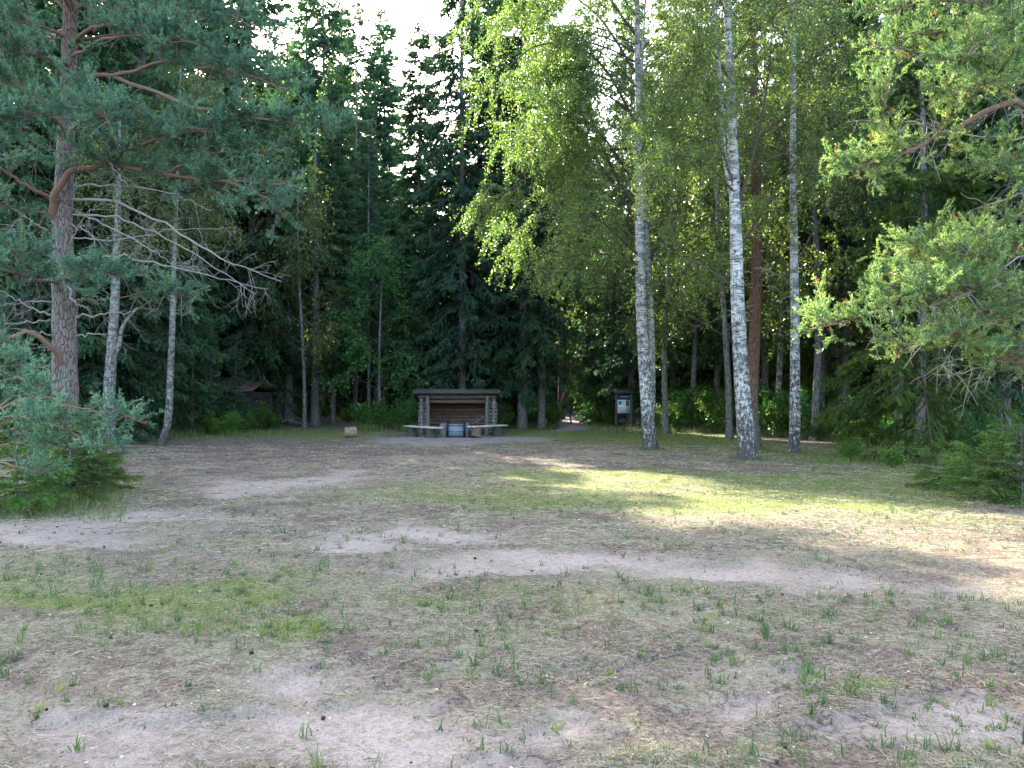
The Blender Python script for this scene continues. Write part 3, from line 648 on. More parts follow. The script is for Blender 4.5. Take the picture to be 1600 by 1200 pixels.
plant_tree('broadleaf_tree', PR['alder'], 'dark green leafy alder left of the log shelter', 'tree', wx(600, 41), 41, .4, 1.0)
plant_tree('broadleaf_tree', PR['alder'], 'leafy alder close behind the old log hut', 'tree', wx(365, 47), 47, 2.4, .9)
plant_tree('pine_tree', PR['pine'], 'pine with straight orange trunk between the large birches', 'pine', wx(1176, 24), 24, .3, 1.0)
plant_tree('pine_tree', PR['pine'], 'pine standing far back between the large birches', 'pine', wx(1140, 55), 55, 2.3, 1.0)
# filler forest deeper in
rng = np.random.default_rng(78); nf = 0
while nf < 58:
    y = rng.uniform(48, 84); x = rng.uniform(-.8, .8)*y; px = CX+F*x/y
    if 860 < px < 925: continue
    nf += 1; plant_tree('spruce_tree', PR['young'], 'low young spruce growing under the tall trees deep in the wood', 'spruce', x, y, rng.uniform(0, 6.28), rng.uniform(.5, 1.1), 'young spruces deep in the wood')
rng = np.random.default_rng(77); placed = [(wx(t[0], t[1]), t[1]) for t in TR]
kinds = ['forest', 'forest2', 'full', 'full2', 'slim', 'sunny', 'pine', 'birch_bg', 'forest2']
nf = 0; tries = 0
while nf < 185 and tries < 20000:
    tries += 1
    y = rng.uniform(38, 112); x = rng.uniform(-.82, .82)*y
    px = CX+F*x/y
    if y < 48 and 330 < px < 1250: continue
    if 865 < px < 925 and y < 85: continue
    if any((x-a)**2+(y-b)**2 < (2.6 if y < 70 else 3.0)**2 for a, b in placed): continue
    k = kinds[rng.integers(len(kinds))]; s = rng.uniform(.8, 1.05)
    if px > 950 and rng.random() < .5: k = 'forest2' if rng.random() < .5 else 'sunny'
    if 505 < px < 705:
        if y < 64: continue
        if px > 610: s = rng.uniform(.55, .78); k = 'full' if rng.random() < .5 else 'slim'
        else: s = min(s, .86)
    if y > 88 and rng.random() < .5: k = 'full'
    placed.append((x, y)); nf += 1
    nm, ct, lb, gp = {'pine': ('pine_tree', 'pine', 'slender pine among the crowded trunks deep in the wood', 'pines deep in the wood'), 'birch_bg': ('birch_tree', 'birch', 'birch among the crowded trunks deep in the wood', 'birches deep in the wood')}.get(k, ('spruce_tree', 'spruce', 'spruce among the crowded trunks deep in the wood', 'spruces deep in the wood'))
    plant_tree(nm, PR[k], lb, ct, x, y, rng.uniform(0, 6.28), s, gp)
# far-off wood that reads as one mass
def far_wood():
    rng = np.random.default_rng(5); K = MB()
    for i in range(340):
        y = rng.uniform(106, 165); x = rng.uniform(-.8, .8)*y; H = rng.uniform(17, 24)
        if 505 < CX+F*x/y < 705: H = rng.uniform(15, 20)
        g = float(gz(x, y)); p = np.array([x, y, g]); segs(K, [p], [p+[0, 0, H]], .2, .03, c=.05, k=5)
        n_ = 800; t = rng.uniform(0.0, 1, n_)**.9; r = (1-t)**.8*3.0*np.sqrt(rng.uniform(.1, 1, n_)); a = rng.uniform(0, 6.28, n_)
        ce = p+np.stack([r*np.cos(a), r*np.sin(a), t*H-.25*r], 1); d = norm(np.stack([np.cos(a), np.sin(a), rng.normal(-.5, .3, n_)], 1)); A, B = perp(d)
        rhomb(K, ce, d*.5, A*.17, rng.uniform(.1, .8, n_))
    return K.mesh('distant_forest', M['spruce'])
tag(ob('distant_forest', far_wood()), kind='stuff')

# ================================================================== the large birches
def loc3(base, px, py, d): return P(px, py, d)-base
def hero_birch(seed, bpx, bd, line, r0, H, limbpix, label, extra=14, L=3.4, z0=6, forks=(), bias=None, flare=.45, **k):
    base = np.array([wx(bpx, bd), bd, 0.0]); rng = np.random.default_rng(seed+100)
    tp = [loc3(base, px, py, dd) for px, py, dd in line]; tp[0][2] = 0
    top = tp[-1]; dirn = norm(tp[-1]-tp[-2]); tp.append(top+dirn*(H-top[2])*.5+[0, 0, 0]); tp.append(tp[-1]+np.array([0, 0, 1])*(H-tp[-1][2]))
    zs = np.array([p[2] for p in tp]); xs = np.array([p[0] for p in tp]); ysn = np.array([p[1] for p in tp])
    tx = lambda z: (float(np.interp(z, zs, xs)), float(np.interp(z, zs, ysn)))
    limbs = []
    for lp in limbpix: limbs.append([loc3(base, *q) for q in lp])
    limbs += rand_limbs(rng, extra, z0, H*.95, H, L, tx, bias)
    fk = [([loc3(base, *q) for q in f], r) for f, r in forks]
    ms = birch(seed, tp, r0, H, limbs, forks=fk, flare=flare, **k)
    return plant_tree('birch_tree', ms, label, 'birch', base[0], base[1])
hero_birch(51, 1017, 24, [(1017, 702, 24), (1012, 650, 24), (1006, 560, 24), (1001, 450, 24), (1000, 350, 24), (999, 200, 24), (996, 80, 24), (996, -60, 24)], .205, 19,
  [[(1000, 350, 24), (960, 290, 23.7), (900, 200, 23), (850, 140, 22.5)], [(1000, 330, 24), (950, 250, 24.5), (900, 120, 25.5), (860, 30, 26)], [(1000, 400, 24), (930, 340, 23), (860, 330, 22.5), (790, 370, 22)],
   [(1000, 300, 24), (930, 200, 23), (850, 180, 22), (780, 230, 21.5)], [(999, 200, 24), (930, 90, 23.5), (840, 70, 23), (760, 140, 22.5)], [(998, 120, 24), (930, 20, 24), (850, -20, 24), (780, 40, 24)],
   [(1000, 380, 24), (960, 350, 25), (900, 360, 26), (840, 400, 26.5)], [(1001, 415, 24), (960, 400, 23.4), (910, 395, 23), (850, 420, 22.5)], [(999, 250, 24), (1040, 180, 23), (1080, 160, 22.5)], [(1000, 340, 24), (1060, 380, 23), (1110, 420, 22.4)],
   [(999, 230, 24), (900, 240, 25), (820, 280, 25.5), (750, 330, 26)], [(998, 60, 24), (900, -60, 24), (800, -60, 24), (740, 20, 23.5)]],
  'white birch with a dark cracked foot, left one of the three large birches', extra=22, L=3.6, z0=8, bias=3.1, per=62, leaf=.031, sides=24)
hero_birch(52, 1168, 20, [(1168, 716, 20), (1163, 650, 20), (1157, 560, 20), (1152, 450, 20), (1149, 330, 20), (1143, 180, 20), (1138, 60, 20), (1134, -80, 20)], .215, 17,
  [[(1153, 450, 20), (1100, 415, 20.5), (1050, 390, 21), (1020, 350, 21.3)], [(1148, 300, 20), (1120, 200, 19.5), (1090, 90, 19.2), (1070, 10, 19)], [(1150, 330, 20), (1180, 230, 19.6), (1200, 120, 19.2), (1210, 0, 19)],
   [(1150, 390, 20), (1185, 340, 20.6), (1230, 270, 21), (1300, 190, 21.5)], [(1147, 250, 20), (1190, 210, 20), (1250, 170, 20), (1320, 150, 20)], [(1148, 300, 20), (1110, 260, 19), (1060, 240, 18.5), (1020, 260, 18)]],
  'thickest of the three large birches, standing in front of the orange pine', extra=16, L=3.0, z0=7.2, forks=[([(1150, 340, 20), (1132, 240, 19.8), (1125, 120, 19.6), (1110, -40, 19.5)], .07)], per=52, leaf=.029, sides=26, flare=.55)
hero_birch(53, 1241, 22.3, [(1241, 708, 22.3), (1242, 640, 22.3), (1242, 500, 22.3), (1240, 350, 22.3), (1239, 200, 22.3), (1240, 40, 22.3), (1242, -60, 22.3)], .155, 18,
  [[(1240, 420, 22.3), (1290, 330, 22), (1340, 280, 21.7), (1390, 250, 21.5)], [(1240, 280, 22.3), (1210, 180, 22.6), (1180, 100, 22.8), (1160, 40, 23)], [(1240, 300, 22.3), (1290, 240, 22), (1350, 200, 22)]],
  'slimmest and rightmost of the three large birches', extra=16, L=2.8, z0=7.5, per=52, leaf=.030, sides=20)
hero_birch(54, 255, 26, [(252, 695, 26), (262, 660, 26), (266, 590, 26), (270, 480, 26), (272, 400, 26), (276, 300, 26), (280, 180, 26)], .13, 13.5,
  [[(270, 400, 26), (310, 350, 26), (350, 300, 26)], [(273, 350, 26), (230, 300, 26), (190, 280, 26)]],
  'thin curved birch leaning from the edge of the brown needle carpet', extra=12, L=2.4, z0=7, per=22, leaf=.033, sides=14, bark_='b_birchold')
hero_birch(55, 170, 24, [(172, 688, 24), (170, 640, 24), (174, 560, 24), (178, 500, 24), (181, 440, 24), (184, 340, 24)], .20, 11,
  [[(180, 440, 24), (150, 380, 24), (110, 340, 24)]],
  'forked birch just right of the big left pine', extra=9, L=2.2, z0=6, forks=[([(173, 570, 24), (186, 540, 24), (192, 510, 23.8), (215, 480, 23.4)], .08)], per=20, leaf=.033, sides=16, bark_='b_birchold')

# ================================================================== big left pine
def left_pine():
    rng = np.random.default_rng(61); d = 17.0; base = np.array([wx(104, d), d, 0.0]); Lc = lambda q: P(*q)-base
    T = MB(); K = MB()
    line = [(108, 735, d), (104, 690, d), (102, 620, d), (101, 540, d), (99, 440, d), (98, 350, d), (101, 270, d), (105, 180, d), (108, 90, d), (110, 0, d), (112, -150, d), (118, -330, d)]
    q = spline(np.array([Lc(p) for p in line]), 60); q[0, 2] = -.1; h = np.maximum(q[:, 2], 0)
    tube(T, q, np.interp(h, [0, 1, 3, 6, 10, 14], [.31, .265, .24, .185, .14, .05]), 22, .05, rng, c=np.repeat(h/10, 22), flare=.3)
    t = thing('pine_tree', 'big blue-green pine with reddish crooked limbs on the left side of the glade', 'pine', (base[0], base[1], 0))
    ob('trunk', T.mesh('trunk', [M['b_pine']], True), t)
    B = MB()
    lv = [  # control points, radius, foliage span
     ([(112, 122, 17), (180, 118, 16.5), (250, 97, 16), (360, 110, 15.5), (450, 140, 15)], .055, (.4, 1), 1.5),
     ([(180, 120, 16.5), (300, 165, 15.7), (400, 185, 15.2), (530, 195, 14.6)], .042, (.45, 1), 1.7),
     ([(86, 345, 17), (80, 312, 16.6), (105, 275, 16.4), (150, 257, 16.2), (260, 270, 15.8), (350, 283, 15.4), (460, 290, 15)], .085, (.42, 1), 2.0),
     ([(150, 257, 16.2), (200, 235, 15.8), (260, 215, 15.4), (330, 200, 15)], .045, (.35, 1), 2.0),
     ([(260, 270, 15.8), (330, 240, 15.6), (420, 235, 15.2)], .03, (.25, 1), 1.8),
     ([(88, 312, 17), (40, 290, 16.4), (0, 262, 16), (-70, 225, 15.5)], .05, (.55, 1), 1.2),
     ([(86, 338, 17), (40, 325, 16.5), (-20, 322, 16)], .035, (.6, 1), 1.0),
     ([(104, 190, 17), (60, 150, 16.2), (10, 130, 15.5), (-50, 110, 15)], .045, (.2, 1), 2.2),
     ([(104, 220, 17), (90, 190, 16), (50, 180, 15), (0, 190, 14.4)], .04, (.25, 1), 2.2),
     ([(104, 210, 17), (140, 180, 16), (150, 170, 15), (170, 190, 14.2)], .04, (.3, 1), 1.8),
     ([(108, 70, 17), (150, 40, 16.6), (230, 25, 16.2), (340, 20, 16), (430, 60, 15.8)], .05, (.25, 1), 1.8),
     ([(108, 90, 17), (170, 60, 16), (240, 60, 15.4), (320, 70, 15)], .04, (.3, 1), 1.8),
     ([(108, 60, 17), (60, 40, 16.4), (0, 30, 16), (-60, 30, 15.6)], .045, (.2, 1), 2.2),
     ([(108, 100, 17), (70, 90, 16), (30, 80, 15.2), (-30, 80, 14.8)], .04, (.2, 1), 2.2),
     ([(110, 20, 17), (190, -20, 16.8), (300, -30, 16.6), (420, -10, 16.4)], .045, (.3, 1), 1.6),
     ([(110, 20, 17), (60, -20, 16.8), (0, -40, 16.6)], .04, (.2, 1), 2.0),
     ([(111, -60, 17), (200, -80, 17), (320, -60, 17)], .04, (.3, 1), 1.2),
     ([(110, 0, 17), (110, -30, 15.8), (130, -20, 14.6)], .04, (.2, 1), 1.4),
     ([(90, 440, 17), (55, 436, 16), (20, 425, 15), (-30, 418, 14.6)], .045, (.5, 1), 1.4),
     ([(92, 432, 17), (110, 425, 16), (140, 425, 15.2), (180, 432, 14.8)], .035, (.2, 1), 1.8),
     ([(55, 436, 16), (30, 405, 15.4), (20, 395, 15)], .025, (.1, 1), 2.0),
     ([(120, 470, 17), (180, 465, 16.4), (240, 455, 16), (290, 460, 15.7)], .02, (.5, 1), .9),
     ([(96, 585, 17), (86, 548, 16.5), (45, 520, 16), (0, 532, 15.6), (-50, 540, 15.2)], .075, (.75, 1), .6),
     ([(350, 283, 15.4), (400, 300, 15), (450, 330, 14.8)], .02, (.2, 1), 1.3),
    ]
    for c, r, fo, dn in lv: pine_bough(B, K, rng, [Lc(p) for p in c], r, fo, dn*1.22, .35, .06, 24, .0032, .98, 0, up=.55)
    # further crown boughs above the picture and around the stem
    for i in range(14):
        z = 9.5+i*.35; az = i*2.4; dd = np.array([math.cos(az), math.sin(az), 0]); l = 3.0-.12*i; p = np.array([.1, 0, z])
        pine_bough(B, K, rng, [p, p+dd*l*.5+[0, 0, .2], p+dd*l+[0, 0, .5]], .04, (.3, 1), 1.0, .1, .065, 14, .005, 1.0, 0)
    ob('branch', B.mesh('live_limbs', [M['b_limb'], M['b_limb'], M['b_dead']], True), t)
    ob('crown', K.mesh('pine_crown', [M['pine'], M['b_twig']]), t)
    D = MB()
    db = [([(115, 312, 17), (180, 316, 16.6), (270, 358, 16), (350, 405, 15.6), (440, 440, 15.2)], .034, 18), ([(115, 290, 17), (180, 290, 16.6), (260, 300, 16), (330, 330, 15.6)], .025, 12),
          ([(115, 335, 17), (200, 345, 16.6), (300, 395, 16), (400, 460, 15.5)], .025, 16), ([(115, 372, 17), (180, 375, 16.6), (270, 360, 16), (370, 355, 15.6)], .018, 12),
          ([(115, 405, 17), (200, 403, 16.7), (300, 425, 16.2), (420, 452, 15.8)], .03, 18), ([(115, 420, 17), (190, 425, 16.5), (260, 445, 16), (320, 470, 15.5)], .018, 10), ([(118, 495, 17), (160, 490, 16.8), (200, 488, 16.6), (238, 470, 16.4)], .025, 8),
          ([(118, 525, 17), (150, 522, 16.9), (175, 524, 16.7)], .02, 4), ([(118, 468, 17), (140, 468, 16.7), (165, 477, 16.5)], .012, 3), ([(86, 495, 17), (50, 480, 16.8), (15, 462, 16.6), (-30, 440, 16.5)], .03, 7), ([(86, 470, 17), (40, 472, 16.8), (0, 478, 16.6)], .022, 5),
          ([(88, 500, 17), (40, 504, 16.6), (-20, 508, 16.2)], .02, 6), ([(88, 525, 17), (50, 518, 16.5), (0, 512, 16)], .022, 8), ([(86, 548, 17), (60, 540, 16.7), (25, 530, 16.5)], .018, 4), ([(86, 575, 17), (60, 572, 16.8), (40, 568, 16.7)], .02, 3),
          ([(88, 370, 17), (40, 340, 16.5), (0, 310, 16)], .018, 8), ([(88, 420, 17), (60, 380, 16.5), (20, 345, 16)], .015, 8), ([(110, 350, 17), (140, 365, 16), (150, 385, 15.3)], .016, 8), ([(105, 395, 17), (130, 340, 16.2), (170, 310, 15.6)], .015, 8),
          ([(104, 240, 17), (60, 230, 16), (10, 250, 15.4)], .02, 14), ([(104, 250, 17), (150, 240, 16), (200, 290, 15.3)], .02, 12), ([(118, 330, 17), (220, 380, 15.5), (280, 420, 14.8)], .015, 10), ([(96, 420, 17), (115, 470, 16.4), (140, 480, 16.2)], .03, 6)]
    for c, r, nt_ in db: dead_branch(D, rng, [Lc(p) for p in c], r, nt_, .8)
    ob('dead_branch', D.mesh('dead_branches', [M['b_dead'], M['b_dead'], M['b_dead']], True), t)
left_pine()

# ================================================================== right pine (its stem stands just outside the frame)
def right_pine():
    rng = np.random.default_rng(62); d = 12.6; base = np.array([wx(1735, d), d, 0.0]); Lc = lambda q: P(*q)-base
    T = MB(); K = MB(); B = MB()
    zz = np.linspace(0, 14, 34); q = np.stack([-.25*np.sin(zz*.25), .1*np.sin(zz*.4), zz], 1); q[0, 2] = -.1
    tube(T, q, np.interp(zz, [0, 1, 5, 14], [.30, .25, .20, .05]), 18, .05, rng, c=np.repeat(zz/10, 18), flare=.3)
    t = thing('pine_tree', 'sunlit yellow-green pine whose boughs reach in from the right', 'pine', (base[0], base[1], 0))
    ob('trunk', T.mesh('trunk', [M['b_pine']], True), t)
    lv = [
     ([(1710, 240, 12.6), (1600, 165, 12.2), (1500, 195, 11.8), (1420, 235, 11.5), (1330, 265, 11.2)], .06, (.55, 1), 1.3),
     ([(1420, 235, 11.5), (1380, 200, 11.3), (1370, 150, 11.2)], .022, (.2, 1), 1.6),
     ([(1600, 165, 12.2), (1540, 120, 11.8), (1450, 85, 11.5), (1370, 75, 11.2)], .04, (.2, 1), 1.5),
     ([(1700, 120, 12.6), (1600, 90, 12), (1500, 50, 11.6), (1400, 60, 11.4)], .045, (.25, 1), 1.4),
     ([(1700, 40, 12.6), (1580, 20, 12), (1480, 0, 11.6), (1380, 20, 11.5)], .04, (.25, 1), 1.4),
     ([(1700, 20, 12.6), (1600, -30, 12.2), (1500, -50, 12), (1400, -30, 11.8)], .04, (.3, 1), 1.4),
     ([(1700, 150, 12.6), (1620, 130, 11.6), (1560, 120, 10.8), (1500, 140, 10.3)], .03, (.25, 1), 1.5),
     ([(1710, 330, 12.6), (1620, 320, 12), (1540, 365, 11.5), (1450, 415, 11.1), (1370, 470, 10.8)], .055, (.35, 1), 1.5),
     ([(1540, 365, 11.5), (1480, 385, 11.2), (1420, 385, 11)], .025, (.2, 1), 1.7),
     ([(1450, 415, 11.1), (1400, 470, 10.8), (1330, 500, 10.6), (1270, 515, 10.4)], .025, (.2, 1), 1.6),
     ([(1710, 420, 12.6), (1620, 400, 11.6), (1560, 385, 11), (1500, 400, 10.6)], .04, (.3, 1), 1.6),
     ([(1710, 470, 12.6), (1620, 450, 11.4), (1540, 450, 10.6), (1450, 480, 10.2)], .04, (.3, 1), 1.5),
     ([(1710, 520, 12.6), (1620, 500, 11.4), (1560, 500, 10.8), (1490, 520, 10.4), (1420, 540, 10.2)], .035, (.35, 1), 1.4),
     ([(1710, 280, 12.6), (1640, 260, 11.8), (1580, 245, 11.2), (1530, 270, 10.8)], .03, (.3, 1), 1.2),
     ([(1710, 100, 12.6), (1640, 60, 11.4), (1560, 60, 10.8), (1480, 100, 10.4)], .03, (.3, 1), 1.4),
     ([(1710, 440, 12.6), (1640, 420, 13.2), (1560, 430, 13.4), (1480, 440, 13.4), (1400, 450, 13.2)], .035, (.3, 1), 1.4),
     ([(1710, 590, 12.6), (1640, 570, 11.5), (1590, 565, 11), (1545, 560, 10.6)], .03, (.55, 1), 1.3),
    ]
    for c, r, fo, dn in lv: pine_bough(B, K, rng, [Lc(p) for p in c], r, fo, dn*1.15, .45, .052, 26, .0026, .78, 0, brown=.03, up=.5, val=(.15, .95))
    for i in range(22):
        z = 4+i*.45; az = i*2.4; dd = np.array([abs(math.cos(az)), math.sin(az), 0]); l = 3.2-.1*i; p = np.array([0, 0, z])
        pine_bough(B, K, rng, [p, p+dd*l*.5+[0, 0, .2], p+dd*l+[0, 0, .5]], .04, (.3, 1), .8, .1, .065, 10, .006, .9, 0)
    ob('branch', B.mesh('live_limbs', [M['b_limb'], M['b_limb'], M['b_dead']], True), t)
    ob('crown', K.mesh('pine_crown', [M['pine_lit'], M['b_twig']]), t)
    D = MB()
    for c, r, nt_ in [([(1710, 500, 12.6), (1620, 520, 12), (1540, 570, 11.6), (1480, 590, 11.4)], .02, 12), ([(1700, 380, 12.6), (1600, 400, 12.3), (1500, 470, 12), (1440, 520, 11.8)], .02, 14), ([(1700, 210, 12.6), (1560, 215, 12.2), (1460, 200, 12), (1400, 190, 11.9)], .018, 16),
                      ([(1700, 260, 12.6), (1600, 300, 12.3), (1540, 320, 12), (1500, 300, 11.9)], .016, 10), ([(1700, 540, 12.6), (1600, 540, 12.3), (1500, 560, 12), (1420, 600, 11.9)], .014, 12), ([(1700, 180, 12.6), (1620, 190, 12.3), (1580, 150, 12)], .025, 6)]:
        dead_branch(D, rng, [Lc(p) for p in c], r, nt_, .7)
    ob('dead_branch', D.mesh('dead_branches', [M['b_dead'], M['b_dead'], M['b_dead']], True), t)
right_pine()

# ================================================================== young trees in the near corners
def young_pine():
    rng = np.random.default_rng(63); d = 10.6; base = np.array([wx(-12, d), d, 0.0]); Lc = lambda q: P(*q)-base
    T = MB(); K = MB()
    q = spline(np.array([(0, 0, -.05), (.03, 0, .7), (-.03, 0, 1.5), (0, 0, 2.25)]), 20); tube(T, q, np.linspace(.05, .012, 20), 10, .05, rng, c=np.repeat(q[:, 2]/10+.6, 10))
    lv = [([(-10, 640, d), (60, 620, 10.4), (130, 640, 10.2), (215, 655, 10)], .02), ([(-12, 600, d), (30, 590, 10.3), (70, 600, 10)], .014), ([(-10, 680, d), (60, 660, 10.3), (120, 680, 10.1), (180, 700, 10)], .02),
          ([(-12, 660, d), (20, 650, 10), (60, 660, 9.6)], .014), ([(-12, 590, d), (0, 575, 10.4), (30, 570, 10.2)], .012), ([(-10, 700, d), (40, 690, 10.2), (90, 700, 9.9)], .014), ([(-12, 620, d), (-60, 610, 10.5), (-120, 620, 10.4)], .015),
          ([(-12, 650, d), (20, 620, 11), (60, 620, 11.5)], .014), ([(-12, 560, d), (10, 560, 10.6), (35, 570, 10.4)], .01), ([(-12, 690, d), (-60, 680, 10.2), (-100, 690, 10)], .015), ([(-12, 580, d), (-40, 560, 10.6), (-70, 560, 10.6)], .01), ([(-10, 720, d), (30, 730, 10.2), (60, 740, 10)], .014)]
    for c, r in lv: pine_bough(T, K, rng, [Lc(p) for p in c], r, (.3, 1), 1.2, .15, .058, 22, .0026, .34, 0, up=.4)
    t = thing('pine_sapling', 'young blue-green pine with grey dead twigs at the left border', 'pine', (base[0], base[1], 0))
    ob('trunk', T.mesh('trunk', [M['b_limb'], M['b_limb'], M['b_dead']], True), t); ob('crown', K.mesh('crown', [M['pine'], M['b_twig']]), t)
young_pine()
SAP = [spruce(71, 1.5, .03, .01, 1.0, .14, 6, .05, 0, .050, .034, .008, 'spruce_young', .5, hang=.25, gap=.15), spruce(72, 1.1, .025, .01, .95, .13, 6, .0, 0, .050, .034, .008, 'spruce_young', .45, hang=.2, gap=.15)]
for i, (px, d, k, s, lb) in enumerate([
  (108, 12.2, 0, .86, 'bushy spruce sapling in front of the big left pine'), (60, 13.2, 0, 1.0, 'spruce sapling between the young pine and the bushy one'), (140, 13.2, 1, .85, 'small spruce sapling on the right side of the left thicket'),
  (30, 11.0, 1, .8, 'lowest yellowish sapling at the left border of the grass'),
  (1540, 12.2, 1, .82, 'low spreading spruce sapling at the right edge of the sunlit grass'), (1600, 11.6, 0, .78, 'bright spruce sapling at the right border'), (1470, 13.6, 1, .6, 'smallest spruce sapling left of the spreading one'),
  (1585, 14.0, 0, .72, 'spruce sapling in the shade behind the bright one')]):
    plant_tree('spruce_sapling', SAP[k], lb, 'sapling', wx(px, d), d, i*1.9, s)
SHL = [
 (215, 33, 0, 1.1), (240, 34, 1, .8), (285, 35, 1, .6), (315, 34.5, 3, 1.3), (335, 34, 0, .9), (372, 35.5, 0, 1.0), (350, 33.5, 3, 1.2), (395, 37.5, 0, 1.1), (415, 39, 3, 1.5), (190, 29, 0, 1.1), (150, 26, 0, 1.1), (262, 36, 1, .8),
 (572, 41, 1, .9), (590, 40, 0, 1.2), (612, 39.5, 0, 1.2), (632, 39, 1, .8), (640, 42, 2, .7), (795, 44, 1, 1.0), (832, 43.5, 1, .9), (786, 40, 0, 1.0), (860, 44, 0, 1.3), (870, 47, 1, 1.1), (938, 44.5, 0, 1.0), (952, 44, 3, 1.0), (930, 47, 1, 1.2),
 (915, 50, 2, 1.0), (948, 50, 2, 1.0), (900, 58, 2, 1.1), (1010, 41, 1, .8), (1035, 38, 1, 1.1), (1052, 37, 2, .8), (1080, 37, 1, 1.2), (1102, 36, 2, .8), (1120, 35, 0, 1.5), (1135, 37, 1, 1.2), (1062, 42, 2, 1.1), (1110, 42, 2, 1.1),
 (1150, 42, 2, 1.1), (1200, 32, 1, 1.1), (1218, 31, 0, 1.3), (1262, 30, 1, 1.1), (1280, 29, 0, 1.2), (1300, 31, 2, .8), (1325, 28, 1, .9), (1350, 27, 0, 1.2), (1195, 38, 2, 1.0), (1240, 38, 2, 1.1), (1290, 38, 2, 1.2), (1340, 36, 2, 1.1), (1375, 25, 0, 1.1),
 (1400, 24, 1, .8), (1500, 20, 0, 1.0), (1530, 18.5, 1, .7), (1480, 24, 1, 1.0), (1330, 20, 3, .8), (1395, 17.5, 3, .7), (475, 50, 3, 1.4), (510, 52, 0, 1.0), (545, 48, 3, 1.3), (430, 52, 0, 1.2)]
SLAB = {'left': ('leafy shrub in the green fringe before the old log hut and left birches', 'shrubs along the left forest edge'), 'mid': ('leafy shrub between the rooted spruce and the log shelter', 'shrubs left of the log shelter'), 'path': ('leafy shrub around the footpath between log shelter and information board', 'shrubs around the footpath'), 'right': ('leafy shrub in the thicket behind the large birches', 'shrubs behind the large birches'), 'far': ('low shrub in the shade under the right-hand pine and spruces', 'shrubs under the right-hand conifers')}
for i, (px, d, k, s) in enumerate(SHL):
    z = 'left' if px < 425 else 'mid' if px < 660 else 'path' if px < 990 else 'right' if px < 1320 else 'far'
    lb, gp = SLAB[z]
    plant_tree('shrub', SH[k], lb, 'shrub', wx(px, d), d, i*1.3, (s*rng.uniform(.75, 1.05), s*rng.uniform(.75, 1.05), s*rng.uniform(.6, 1.15)), gp, parts=('stem', 'foliage'))
plant_tree('shrub', SH[0], 'bright yellow-green sunlit shrub before the old log hut', 'shrub', wx(357, 33.2), 33.2, 2, .9, parts=('stem', 'foliage'))

